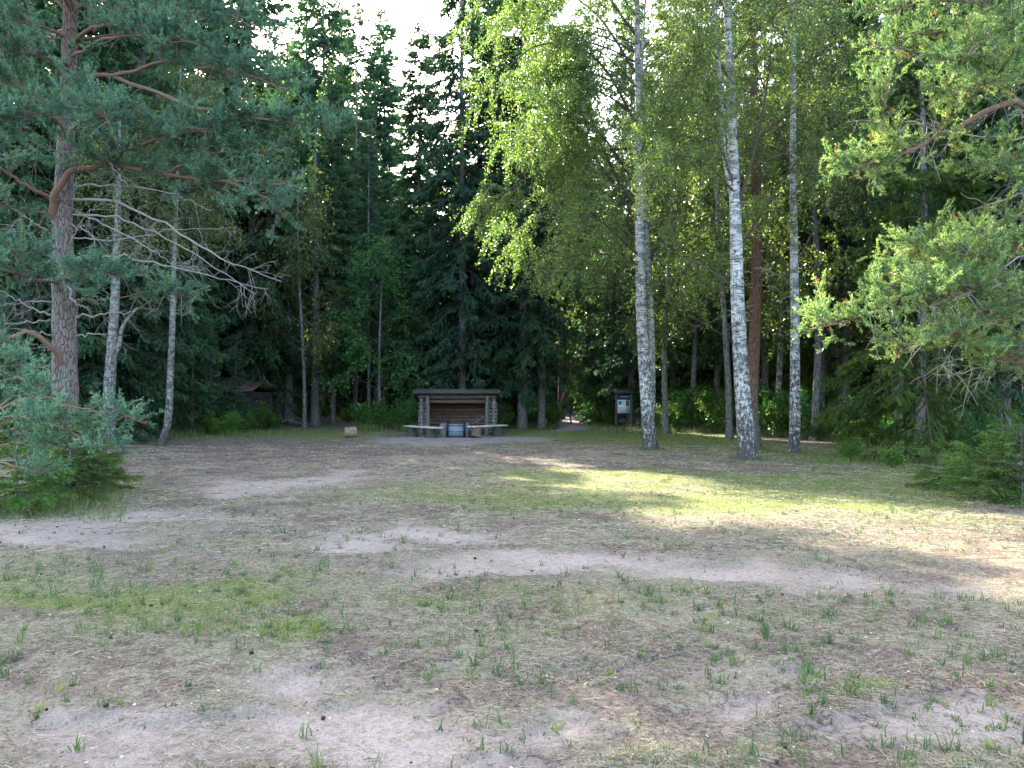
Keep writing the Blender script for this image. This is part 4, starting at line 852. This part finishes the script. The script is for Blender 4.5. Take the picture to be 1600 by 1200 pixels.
# ================================================================== log shelter
def log(mb, p0, p1, r, rng, k=10, c=None, wob=.006):
    q = spline(np.array([p0, p1], float), 8); q[1:-1] += rng.normal(0, wob, (6, 3)); v = rng.uniform(.2, .9) if c is None else c
    b = mb.n; tube(mb, q, r*(1+rng.normal(0, .03, 8)), k, .03, rng, c=v)
    V = mb.v[-1]; cap(mb, V[:k][::-1], v); cap(mb, V[-k:], v)
def shelter():
    rng = np.random.default_rng(81); d = 33.6; x0 = wx(715, d); t = thing('log_shelter', 'open-fronted red-brown log lean-to shelter with a grey plank roof', 'shelter', (x0, d, 0)); t.rotation_euler[2] = 0
    hw = 1.70; dp = 2.3
    B = MB()
    for i in range(9):
        z = .12+i*.155; log(B, (-hw, dp, z), (hw, dp, z), .083, rng)
    ob('back_wall', B.mesh('back_wall', M['redlog'], True), t)
    for sgn in (-1, 1):
        S = MB()
        for i in range(11):
            z = .12+i*.155
            L = dp+.1 if i < 9 else dp*(1-(i-8)*.30)
            log(S, (sgn*(hw-.12), -.02+rng.normal(0, .02), z+.02), (sgn*(hw-.12), L, z+.02), .083, rng)
            if i < 9: log(S, (sgn*(hw+.02), .16, z), (sgn*(hw-.40), .16, z), .075, rng)
        ob('side_wall', S.mesh('side_wall', M['endlog'], True), t)
    for sgn in (-1, 1):
        Q = MB(); q = spline(np.array([(sgn*1.27, -.14, 0), (sgn*1.285, -.14, .9), (sgn*1.30, -.14, 1.72)]), 14); tube(Q, q, np.linspace(.10, .085, 14), 12, .05, rng, c=.7)
        ob('post', Q.mesh('post', M['greywood_v'], True), t)
    Q = MB(); log(Q, (-1.72, -.02, 1.66), (1.70, -.02, 1.66), .095, rng, 12, .8); ob('front_beam', Q.mesh('front_beam', M['greywood'], True), t)
    Q = MB(); log(Q, (-1.68, .30, 1.46), (1.66, .30, 1.46), .095, rng, 12, .35); log(Q, (-1.64, 1.2, 1.62), (1.64, 1.2, 1.62), .07, rng, 12, .3); ob('cross_log', Q.mesh('cross_log', M['redlog'], True), t)
    # roof boards sloping down to the back
    Rf = MB(); nb = 22; xs = np.linspace(-1.86, 1.84, nb+1)
    for i in range(nb):
        a, b = xs[i]+.004, xs[i+1]-.004; dz = rng.uniform(-.008, .008); yf = -.50+rng.uniform(-.03, .03); v = rng.uniform(.2, .9)
        z0, z1 = 1.87+dz, 1.32+dz; th = .03
        V = [(a, yf, z0), (b, yf, z0), (b, 2.65, z1), (a, 2.65, z1), (a, yf, z0+th), (b, yf, z0+th), (b, 2.65, z1+th), (a, 2.65, z1+th)]
        Rf.add(V, [[0, 3, 2, 1], [4, 5, 6, 7], [0, 1, 5, 4], [1, 2, 6, 5], [2, 3, 7, 6], [3, 0, 4, 7]], v)
    ob('roof', Rf.mesh('roof', M['roofboard']), t)
    Q = MB(); box(Q, (-1.90, -.555, 1.79), (1.88, -.535+.0, 1.955), .75); box(Q, (-1.92, -.60, 1.957), (1.90, -.42, 1.985), .6); ob('fascia_board', Q.mesh('fascia', M['greywood']), t)
    Q = MB()
    for sgn in (-1, 1):
        xx = sgn*1.87
        V = [(xx-.012, -.52, 1.74), (xx+.012, -.52, 1.74), (xx+.012, 2.62, 1.20), (xx-.012, 2.62, 1.20), (xx-.012, -.52, 1.93), (xx+.012, -.52, 1.93), (xx+.012, 2.62, 1.39), (xx-.012, 2.62, 1.39)]
        Q.add(V, [[0, 3, 2, 1], [4, 5, 6, 7], [0, 1, 5, 4], [1, 2, 6, 5], [2, 3, 7, 6], [3, 0, 4, 7]], .4)
    ob('barge_board', Q.mesh('barge', M['greywood']), t)
    Q = MB()
    for i in range(6): box(Q, (-1.5, .35+i*.32, .34), (1.5, .35+i*.32+.29, .38), rng.uniform(.3, .8))
    box(Q, (-1.5, .33, .0), (1.5, .36, .33), .3); ob('sleeping_platform', Q.mesh('platform', M['redlog']), t)
shelter()
def bench(px0, px1, py0, py1, d0, d1, label, brown):
    rng = np.random.default_rng(int(px0)); a = P(px0, py0, d0); b = P(px1, py1, d1); ce = (a+b)/2; dr = b-a; L = np.linalg.norm(dr[:2]); az = math.atan2(dr[1], dr[0])
    t = thing('bench', label, 'bench', (ce[0], ce[1], 0), az); h = ce[2]-.0
    Q = MB(); n_ = 10; xs = np.linspace(-L/2, L/2, n_)
    for j, y0 in enumerate((-.19, .005)):
        V = []; 
        for x in xs: z = h+.006*math.sin(x*5+j); V += [(x, y0, z-.055), (x, y0+.185, z-.055), (x, y0+.185, z), (x, y0, z)]
        f = []
        for i in range(n_-1):
            k = i*4; f += [[k, k+4, k+5, k+1], [k+1, k+5, k+6, k+2], [k+2, k+6, k+7, k+3], [k+3, k+7, k+4, k]]
        f += [[0, 1, 2, 3], [(n_-1)*4+3, (n_-1)*4+2, (n_-1)*4+1, (n_-1)*4]]
        Q.add(V, f, .5+.3*j)
    ob('seat', Q.mesh('seat', M['bench']), t)
    for i, x in enumerate((-L*.33, L*.26)):
        S = MB(); z = np.array([-.03, .04, .15, .28, h-.056]); r = np.array([.24, .21, .175, .16, .165])*(1.05+.2*rng.random())
        q = np.stack([np.full(5, x)+rng.normal(0, .01, 5), np.zeros(5), z], 1); tube(S, q, r, 16, .10, rng, c=.6); cap(S, S.v[-1][-16:], .7)
        ob('stump_leg', S.mesh('stump_leg', M['stump_brown' if brown and i == 0 else 'stumpw'], True), t)
bench(636, 686, 664.5, 668, 32.6, 30.6, 'low plank bench on mossy stumps, left of the fire box', False)
bench(735, 789, 666.5, 663, 30.8, 32.6, 'low plank bench on stumps, right of the fire box', True)
def fire_box():
    d = 31.2; t = thing('fire_box', 'square grey fire box with blue-grey steel plate and black iron corner posts', 'fireplace', (wx(712, d), d, 0))
    Q = MB(); box(Q, (-.64, .02, -.05), (-.38, .92, .55), .5); box(Q, (.40, .02, -.05), (.52, .92, .56), .5); box(Q, (-.379, .75, -.05), (.399, .92, .5), .5); ob('concrete_ring', Q.mesh('ring', M['concrete']), t)
    Q = MB(); box(Q, (-.29, -.02, .03), (.31, .015, .50), .5); box(Q, (-.29, -.015, .503), (.31, .60, .53), .5); ob('steel_plate', Q.mesh('plate', M['steel']), t)
    for x in (-.35, .325):
        Q = MB(); box(Q, (x, -.055, -.03), (x+.05, -.003, .62), .5); box(Q, (x-.01, -.065, .62), (x+.06, .006, .65), .5); ob('corner_post', Q.mesh('corner_post', M['iron']), t)
    Q = MB(); box(Q, (-.29, -.035, .0), (.31, -.021, .06), .5); box(Q, (-.29, -.035, .23), (.31, -.021, .245), .5); box(Q, (-.29, -.035, .46), (.31, -.021, .49), .5); ob('crossbar', Q.mesh('crossbar', M['iron']), t)
    Q = MB()
    for i in range(9): segs(Q, [(-.27+i*.07, .05, .56)], [(-.27+i*.07, .74, .56)], .007, .007, k=6)
    segs(Q, [(-.37, .10, .552), (-.37, .70, .552)], [(.39, .10, .552), (.39, .70, .552)], .008, .008, k=6); ob('grill', Q.mesh('grill', M['iron']), t)
    Q = MB(); segs(Q, [(-.24, .05, .6)], [(-.26, .06, .86)], .012, .010, k=8); segs(Q, [(-.28, .06, .86)], [(-.23, .06, .90)], .02, .02, k=8); ob('handle_rod', Q.mesh('rod', M['iron']), t)
fire_box()
def stick():
    Q = MB(); rng = np.random.default_rng(3); a = P(744, 659, 31.0); b = P(762, 649.5, 31.9); dead_branch(Q, rng, [a-a, (b-a)*.5+[0, 0, .03], b-a], .012, 3, .2, m=0)
    o = ob('stick', Q.mesh('stick', M['b_dead']), None, a); tag(o, 'pale bent stick propped up on the right bench', 'stick')
stick()
def chop_log():
    d = 31.3; rng = np.random.default_rng(9); t = thing('log_block', 'short pale sawn log block on the grass left of the log shelter', 'log', (wx(548, d), d, 0), R(8))
    Q = MB(); q = spline(np.array([(-.24, 0, .21), (.24, .04, .22)]), 8); tube(Q, q, .205, 20, .05, rng, c=.7); V = Q.v[-1]
    ob('bark', Q.mesh('bark', M['logbark'], True), t)
    for ring in (V[:20][::-1], V[-20:]):
        E = MB(); n_ = ring.mean(0); off = norm(n_-np.array([0, .02, .215]))*.004; cap(E, ring+off, .8); ob('cut_face', E.mesh('cut_face', M['cutwood']), t)
chop_log()

# ================================================================== information board
def board():
    d = 42.5; t = thing('information_board', 'information board with white sheet and small shingled roof beside the footpath', 'notice board', (wx(974.5, d), d, float(gz(wx(974.5, d), d))), R(6))
    rng = np.random.default_rng(4); H = 1.86
    for x in (-.43, .43):
        Q = MB(); tube(Q, spline(np.array([(x, 0, -.1), (x+.01, 0, 1.0), (x, 0, H)]), 12), .06, 12, .04, rng, c=.5); ob('post', Q.mesh('post', M['greywood_v'], True), t)
    Q = MB(); box(Q, (-.368, .02, .72), (.368, .05, 1.78), .4); ob('back_panel', Q.mesh('back_panel', M['greywood']), t)
    Q = MB(); box(Q, (-.345, -.004, .75), (.345, .018, 1.49), .5); s = ob('sheet', Q.mesh('sheet', M['paper']), t)
    Q = MB(); box(Q, (-.355, -.008, 1.51), (.355, .018, 1.74), .5); hd = ob('header', Q.mesh('header', M['navy']), t)
    Q = MB(); box(Q, (-.02, -.013, 1.61), (.34, -.0085, 1.71), .5); ob('header_picture', Q.mesh('hp', M['teal']), hd)
    Q = MB()
    x = -.22
    for wd_ in (.04, .05, .03, .045): box(Q, (x, -.014, 1.64), (x+wd_, -.0095, 1.70), .5); x += wd_+.015
    ob('header_lettering', Q.mesh('hl', M['lightprint']), hd)
    Q = MB(); box(Q, (-.31, -.009, 1.22), (-.12, -.0045, 1.42), .5); ob('map_picture', Q.mesh('pic', M['teal']), s)
    Q = MB(); box(Q, (.13, -.009, 1.14), (.29, -.0045, 1.45), .5); ob('photo_picture', Q.mesh('pic', M['dgreen']), s)
    Q = MB()
    for cx_ in (-.25, -.11, .03, .19):
        for i in range(11): box(Q, (cx_-.055, -.009, 1.10-i*.029), (cx_+.055-rng.uniform(0, .04), -.0045, 1.110-i*.029), .5)
    for i in range(7): box(Q, (-.09, -.009, 1.42-i*.035), (.09-rng.uniform(0, .06), -.0045, 1.432-i*.035), .5)
    ob('text_lines', Q.mesh('text', M['ink']), s)
    Rf = MB()
    for sgn in (-1, 1):
        ye = sgn*.34; V = [(-.64, 0, 2.07), (.62, 0, 2.05), (.62, ye, 1.86), (-.64, ye, 1.88), (-.64, 0, 2.12), (.62, 0, 2.10), (.62, ye, 1.91), (-.64, ye, 1.93)]
        Rf.add(V, [[0, 3, 2, 1], [4, 5, 6, 7], [0, 1, 5, 4], [1, 2, 6, 5], [2, 3, 7, 6], [3, 0, 4, 7]], .5)
    ob('roof', Rf.mesh('roof', M['roofboard']), t)
    Q = MB(); box(Q, (-.5, -.05, 1.80), (.5, -.015, 1.87), .6); ob('crossbeam', Q.mesh('cb', M['greywood']), t)
board()

# ================================================================== old log hut in the shade
def hut():
    d = 38.5; rng = np.random.default_rng(12); t = thing('log_hut', 'old dark log hut with a reddish roof hidden among the left spruces', 'hut', (wx(352, d), d, 0), R(-6), None, .90)
    W = 1.55
    F_ = MB()
    for i in range(13): log(F_, (.25, 0, .12+i*.155), (1.55, 0, .12+i*.155), .083, rng)
    ob('front_wall', F_.mesh('fw', M['oldlog'], True), t)
    for nm, xx in (('side_wall', 1.45), ('side_wall', -1.75)):
        S = MB()
        for i in range(13): log(S, (xx, -.12, .19+i*.155), (xx, 2.6, .19+i*.155), .08, rng)
        ob(nm, S.mesh('sw', M['oldlog'], True), t)
    B = MB()
    for i in range(13): log(B, (-1.9, 2.5, .12+i*.155), (1.6, 2.5, .12+i*.155), .083, rng)
    ob('back_wall', B.mesh('bw', M['oldlog'], True), t)
    G = MB()
    for i in range(5): log(G, (-1.85, 0, 1.30+i*.155), (.25, 0, 1.30+i*.155), .083, rng)
    ob('lintel_log', G.mesh('lint', M['oldlog'], True), t)
    Q = MB(); log(Q, (.35, -.14, 0), (.35, -.14, 1.95), .07, rng, 10, .3); log(Q, (.95, -.14, 0), (.95, -.14, 1.3), .06, rng, 10, .2); ob('door_post', Q.mesh('dp', M['oldlog'], True), t)
    Rf = MB(); xs = np.linspace(-2.15, 1.85, 21)
    for i in range(20):
        a, b = xs[i]+.006, xs[i+1]-.006; o_ = rng.uniform(-.015, .015)
        for (y0, z0, y1, z1) in ((-.65, 2.12, 1.2, 2.75), (3.1, 2.1, 1.2, 2.75)):
            V = [(a, y0, z0+o_), (b, y0, z0+o_), (b, y1, z1+o_), (a, y1, z1+o_), (a, y0, z0+.035+o_), (b, y0, z0+.035+o_), (b, y1, z1+.035+o_), (a, y1, z1+.035+o_)]
            Rf.add(V, [[0, 3, 2, 1], [4, 5, 6, 7], [0, 1, 5, 4], [1, 2, 6, 5], [2, 3, 7, 6], [3, 0, 4, 7]], rng.uniform(.2, .9))
    ob('roof', Rf.mesh('rf', M['oldroof']), t)
hut()
# exposed roots and fallen pieces by the rooted spruce
def roots():
    rng = np.random.default_rng(14); d = 44.6; c = np.array([wx(450, d), d, 0.0]); c[2] = float(gz(c[0], c[1])); Q = MB()
    for i in range(11):
        az = rng.uniform(-2.9, -.2); L = rng.uniform(.8, 1.9); dr = np.array([math.cos(az), math.sin(az), 0]); sd = np.array([-dr[1], dr[0], 0])*rng.normal(0, .3)
        q = spline(np.array([dr*.18+[0, 0, .28], dr*.5+sd*.4+[0, 0, .14], dr*L*.8+sd+[0, 0, .05], dr*L*1.05+sd*1.3+[0, 0, -.03]]), 12); tube(Q, q, np.linspace(.075, .02, 12), 8, .1, rng, c=.5)
    tr_ = [o for o in C.objects if o.get('label', '').startswith('spruce with pale exposed roots')][0]
    r = ob('root', Q.mesh('roots', M['b_dead'], True), tr_); s = tr_.scale[0]; r.rotation_euler = (0, 0, -tr_.rotation_euler[2]); r.scale = (1/s,)*3; r['label'] = 'pale bare surface roots'
roots()
def leaning_stem():
    rng = np.random.default_rng(15); d = 46; a = P(893, 662, d); b = P(878, 596, d); Q = MB(); K = MB()
    a[2] = float(gz(a[0], a[1])); q = spline(np.array([a-a, (b-a)*.5+[.05, 0, 0], b-a]), 14); tube(Q, q, np.linspace(.055, .03, 14), 8, .04, rng, c=.6); dead_branch(Q, rng, [q[-1], q[-1]+[-.2, 0, .9], q[-1]+[-.5, 0, 1.5]], .025, 5, .5, m=0)
    o = ob('leaning_stem', Q.mesh('stem', M['b_sprucebark'], True), None, a); tag(o, 'thin dark leaning dead stem on the left side of the footpath', 'dead tree')
leaning_stem()

# ================================================================== footpath
def path():
    cl = spline(np.array([(wx(868, 36.5), 36.5, 0), (wx(890, 38.5), 38.5, 0), (wx(900, 41), 41, 0), (wx(893, 46), 46, 0), (wx(880, 52), 52, 0), (wx(893, 62), 62, 0), (wx(897, 80), 80, 0)]), 80)
    T_ = norm(np.gradient(cl, axis=0)); S = np.stack([T_[:, 1], -T_[:, 0], 0*T_[:, 0]], 1); wd_ = np.interp(np.arange(80), [0, 14, 30, 79], [.45, .75, .8, .7])
    V = []; k = 7; rng = np.random.default_rng(2); jl = rng.uniform(.8, 1.15, 80); 
    for i in range(80):
        for j in range(k):
            p = cl[i]+S[i]*wd_[i]*(j/(k-1)*2-1)*jl[i]; V.append((p[0], p[1], float(gz(p[0], p[1]))+.012))
    f = [[i*k+j, i*k+j+1, (i+1)*k+j+1, (i+1)*k+j] for i in range(79) for j in range(k-1)]
    mb = MB(); mb.add(V, f); m, nt, o = mat('path_dirt'); n = N(nt); n_ = n.noise(n.coord(), 20, 5, .7); nt.links.new(n.bsdf(n.mix(n_, (.19, .155, .14), (.40, .345, .32)), .95, .1, n_, .02), o.inputs[0])
    tag(ob('footpath', mb.mesh('footpath', m, True)), kind='structure')
path()

# ================================================================== grass, straw, leaves on the ground
def pick(rng, n_, d0, d1, edge=1.06, pw=1.0):
    """random points in the view wedge, evenly per square metre times d^-pw"""
    u = rng.uniform(0, 1, n_); e = 2-pw
    d = (d0**e+(d1**e-d0**e)*u)**(1/e) if abs(e) > 1e-6 else d0*(d1/d0)**u
    x = rng.uniform(-1, 1, n_)*d*(.667*edge)
    return x, d
def blades(mb, x, y, L, wd, lean, az, v, z=None):
    n_ = len(x); z0 = gz(x, y) if z is None else z; p = np.stack([x, y, z0-.004], 1); a = np.stack([np.cos(az), np.sin(az), 0*az], 1); s = np.stack([-np.sin(az), np.cos(az), 0*az], 1)
    tip = p+a*(L*np.sin(lean))[:, None]+np.array([0, 0, 1.])*(L*np.cos(lean))[:, None]
    mid = p+a*(L*np.sin(lean)*.38)[:, None]+np.array([0, 0, 1.])*(L*(.25+.75*np.cos(lean))*.55)[:, None]
    w_ = (s*wd[:, None])
    V = np.stack([p-w_, p+w_, mid+w_*.8, mid-w_*.8, tip+w_*.12, tip-w_*.12], 1)
    f = (np.array([[0, 1, 2, 3], [3, 2, 4, 5]])[None]+(np.arange(n_)*6)[:, None, None]).reshape(-1, 4)
    mb.add(V, f, np.repeat(v, 6))
def ground_cover():
    rng = np.random.default_rng(90)
    G = MB()
    # distinct green tufts in the foreground
    x, y = pick(rng, 8500, 2.6, 14, 1.1, 1.0); s, g, l, gr = masks(x, y)
    cl = fbm(x*1.3, y*1.3, 44, 2)
    keep = rng.random(len(x)) < np.clip(.26+.8*g+1.6*(cl-.45)-.15*s, .04, 1)*np.clip(1.55-y/8.5, .12, 1); x, y = x[keep], y[keep]
    nb = rng.integers(3, 16, len(x)); i = np.repeat(np.arange(len(x)), nb); k = len(i); sz = np.clip(rng.lognormal(-.35, .5, len(x)), .2, 1.7)[i]
    blades(G, x[i]+rng.normal(0, .016, k), y[i]+rng.normal(0, .016, k), rng.uniform(.035, .10, k)*sz, rng.uniform(.0018, .0042, k), rng.uniform(.4, 1.5, k)*rng.uniform(.65, 1, len(x))[i], rng.uniform(0, 6.28, k), np.clip(rng.normal(.35, .2, len(x))[i]+rng.normal(0, .1, k), 0, .8))
    # short turf
    for (n_, d0, d1, L, wd) in ((150000, 2.5, 9, .028, .0012), (170000, 8, 24, .035, .0030), (90000, 22, 44, .06, .006)):
        x, y = pick(rng, n_, d0, d1, 1.08, .9); s, g, l, gr = masks(x, y); nn = fbm(x*3, y*3, 51, 3)
        keep = rng.random(n_) < np.clip(.16+1.1*g*(.4+1.2*nn)+.5*(nn-.45)-.6*s-.2*l-1.0*gr, .0, 1); x, y = x[keep], y[keep]; k = len(x); gg = g[keep]
        drymix = rng.random(k) < np.clip(.45-.4*gg, .08, 1)
        blades(G, x, y, L*rng.uniform(.5, 1.5, k), wd*rng.uniform(.7, 1.3, k), rng.uniform(.2, 1.4, k), rng.uniform(0, 6.28, k), np.where(drymix, rng.uniform(.85, 1, k), np.clip(rng.normal(.5, .2, k)+(.12 if d0 > 5 else 0), 0, .82)))
    # taller grass by the thickets and along the forest edge
    for (px0, px1, d0, d1, n_, L) in ((0, 200, 9.8, 13.5, 5000, .16), (1420, 1640, 11, 16, 6000, .16), (1250, 1500, 16, 22, 8000, .18), (200, 440, 30, 36, 9000, .28), (900, 1350, 33, 40, 14000, .28), (550, 650, 36, 41, 4000, .35), (770, 960, 38, 47, 8000, .28), (1300, 1450, 22, 30, 5000, .25)):
        y = rng.uniform(d0, d1, n_); x = (rng.uniform(px0, px1, n_)-CX)/F*y; nn = fbm(x*1.2, y*1.2, 61, 2); uu = (CX+F*x/y-px0)/(px1-px0); tt_ = (y-d0)/(d1-d0); win = np.clip(np.minimum(np.minimum(uu, 1-uu)*5, np.minimum(tt_, 1-tt_)*3.5)+(fbm(x*2, y*2, 63, 2)-.5)*1.2, 0, 1); kp = rng.random(n_) < np.clip((nn-.35)*3, 0, 1)*win
        px = CX+F*x/y; kp &= ~((px > 868) & (px < 915)); x, y = x[kp], y[kp]; k = len(x)
        blades(G, x, y, L*rng.uniform(.4, 1.3, k), np.full(k, L*.022), rng.uniform(.1, 1.0, k), rng.uniform(0, 6.28, k), np.clip(rng.normal(.6, .22, k), 0, 1))
    for bx, by, br in [(wx(1017, 24), 24, .3), (wx(1168, 20), 20, .32), (wx(1241, 22.3), 22.3, .22), (wx(254, 26), 26, .18), (wx(1176, 24), 24, .25), (wx(450, 45.5), 45.5, .4), (wx(493, 44.5), 44.5, .4), (wx(817, 40), 40, .35), (wx(847, 40.5), 40.5, .35), (wx(963, 42.5), 42.5, .15), (wx(986, 42.5), 42.5, .15), (wx(1440, 19.5), 19.5, .3)]:
        k = 260; a = rng.uniform(0, 6.28, k); rr = br+np.abs(rng.normal(0, .16, k)); blades(G, bx+rr*np.cos(a), by+rr*np.sin(a), rng.uniform(.05, .17, k), rng.uniform(.002, .004, k)*by/20, rng.uniform(.1, 1.2, k), rng.uniform(0, 6.28, k), np.clip(rng.normal(.6, .22, k), 0, 1))
    tag(ob('grass', G.mesh('grass', M['grass'])), kind='stuff')
    S = MB()
    for (n_, d0, d1, L, wd) in ((170000, 2.5, 9, .05, .0012), (130000, 8, 26, .08, .0032)):
        x, y = pick(rng, n_, d0, d1, 1.08, .95); s, g, l, gr = masks(x, y); nn = fbm(x*2, y*2, 71, 3); kp = rng.random(n_) < np.clip(.26+2.6*(nn-.44)-.22*s, .05, 1); x, y = x[kp], y[kp]; k = len(x)
        az = rng.uniform(0, 6.28, k); le = L*rng.uniform(.4, 1.7, k); a = np.stack([np.cos(az), np.sin(az), 0*az], 1); p = np.stack([x, y, gz(x, y)+rng.uniform(.002, .012, k)], 1); a[:, 2] = rng.normal(0, .12, k)
        segs(S, p-a*(le/2)[:, None], p+a*(le/2)[:, None], wd*rng.uniform(.6, 1.4, k), wd*.5, c=np.clip(rng.beta(2, 2, k), 0, 1), k=3)
    tag(ob('dry_straw', S.mesh('straw', M['straw'])), kind='stuff')
    Lf = MB()
    for (n_, d0, d1, sz) in ((2600, 2.6, 10, .009), (5200, 9, 32, .020)):
        x, y = pick(rng, n_, d0, d1, 1.08, .8); k = n_; az = rng.uniform(0, 6.28, k); a = np.stack([np.cos(az), np.sin(az), rng.normal(0, .25, k)], 1); b = np.stack([-np.sin(az), np.cos(az), rng.normal(0, .25, k)], 1)
        q = sz*rng.uniform(.5, 1.3, k); rhomb(Lf, np.stack([x, y, gz(x, y)+.012+.2*q], 1), a*q[:, None], b*(q*.7)[:, None], np.where(rng.random(k) < .6, rng.uniform(0, .35, k), rng.uniform(.45, 1, k)))
    tag(ob('fallen_leaves', Lf.mesh('fallen_leaves', M['litter'])), kind='stuff')
    # cones and small clods
    Cn = MB(); x, y = pick(rng, 130, 2.8, 22, 1.05, .6)
    for a_, b_ in zip(x, y):
        r = rng.uniform(.008, .015); z = float(gz(a_, b_))+r*.7; az = rng.uniform(0, 6.28); dr = np.array([math.cos(az), math.sin(az), 0])*r*1.2
        ct = np.array([a_, b_, z]); tube(Cn, [ct-dr, ct-dr*.6, ct, ct+dr*.7, ct+dr*1.1], [r*.2, r*.85, r, r*.6, r*.1], 7, .15, rng, c=rng.uniform(0, .2))
    tag(ob('pine_cones', Cn.mesh('cones', M['litter'], True)), kind='stuff')
    # twigs
    Tw = MB(); x, y = pick(rng, 900, 3, 30, 1.05, .8); k = len(x); az = rng.normal(0, .7, k); L = rng.uniform(.06, .22, k)*np.clip(y/9, .6, 2); a = np.stack([np.cos(az), np.sin(az), rng.normal(0, .04, k)], 1)
    p = np.stack([x, y, gz(x, y)+.010], 1); segs(Tw, p-a*(L/2)[:, None], p+a*(L/2)[:, None], .0025*np.clip(y/7, .8, 2.4), .0012*np.clip(y/7, .8, 2.4), c=.5, k=4)
    tag(ob('fallen_twigs', Tw.mesh('twigs', M['b_twig'])), kind='stuff')
    # low green cover on the forest floor
    U = MB(); n_ = 90000; y = rng.uniform(39, 100, n_); x = rng.uniform(-.72, .72, n_)*y; nn = fbm(x*.5, y*.5, 81, 3); px = CX+F*x/y
    kp = (rng.random(n_) < np.clip((nn-.36)*4, 0, 1)) & ~((px > 868) & (px < 918)) & ~((y < 44) & (px > 420) & (px < 560)) & ~((y < 45) & (px > 560) & (px < 1000)); x, y = x[kp], y[kp]
    n2 = 22000; y2 = rng.uniform(24, 38, n2); x2 = np.where(rng.random(n2) < .5, wx(1, 1)*0+(rng.uniform(1300, 1640, n2)-CX)/F*y2, (rng.uniform(-40, 430, n2)-CX)/F*y2); p2 = CX+F*x2/y2; kp = ((p2 > 1300) | (y2 > 33.5) | (p2 < 180)) & (rng.random(n2) < np.clip((fbm(x2, y2, 82, 2)-.3)*3, 0, 1)); x = np.concatenate([x, x2[kp]]); y = np.concatenate([y, y2[kp]])
    k = len(x); hh = rng.uniform(.03, .40, k); d = norm(rng.normal(0, 1, (k, 3))*[1, 1, .5]); A, B = perp(d); s = rng.uniform(.03, .075, k)
    rhomb(U, np.stack([x, y, gz(x, y)+hh], 1), d*s[:, None], A*(s*.7)[:, None], np.clip(hh*1.6+rng.normal(.1, .2, k), 0, 1)); tag(ob('forest_undergrowth', U.mesh('undergrowth', M['under'])), kind='stuff')
ground_cover()
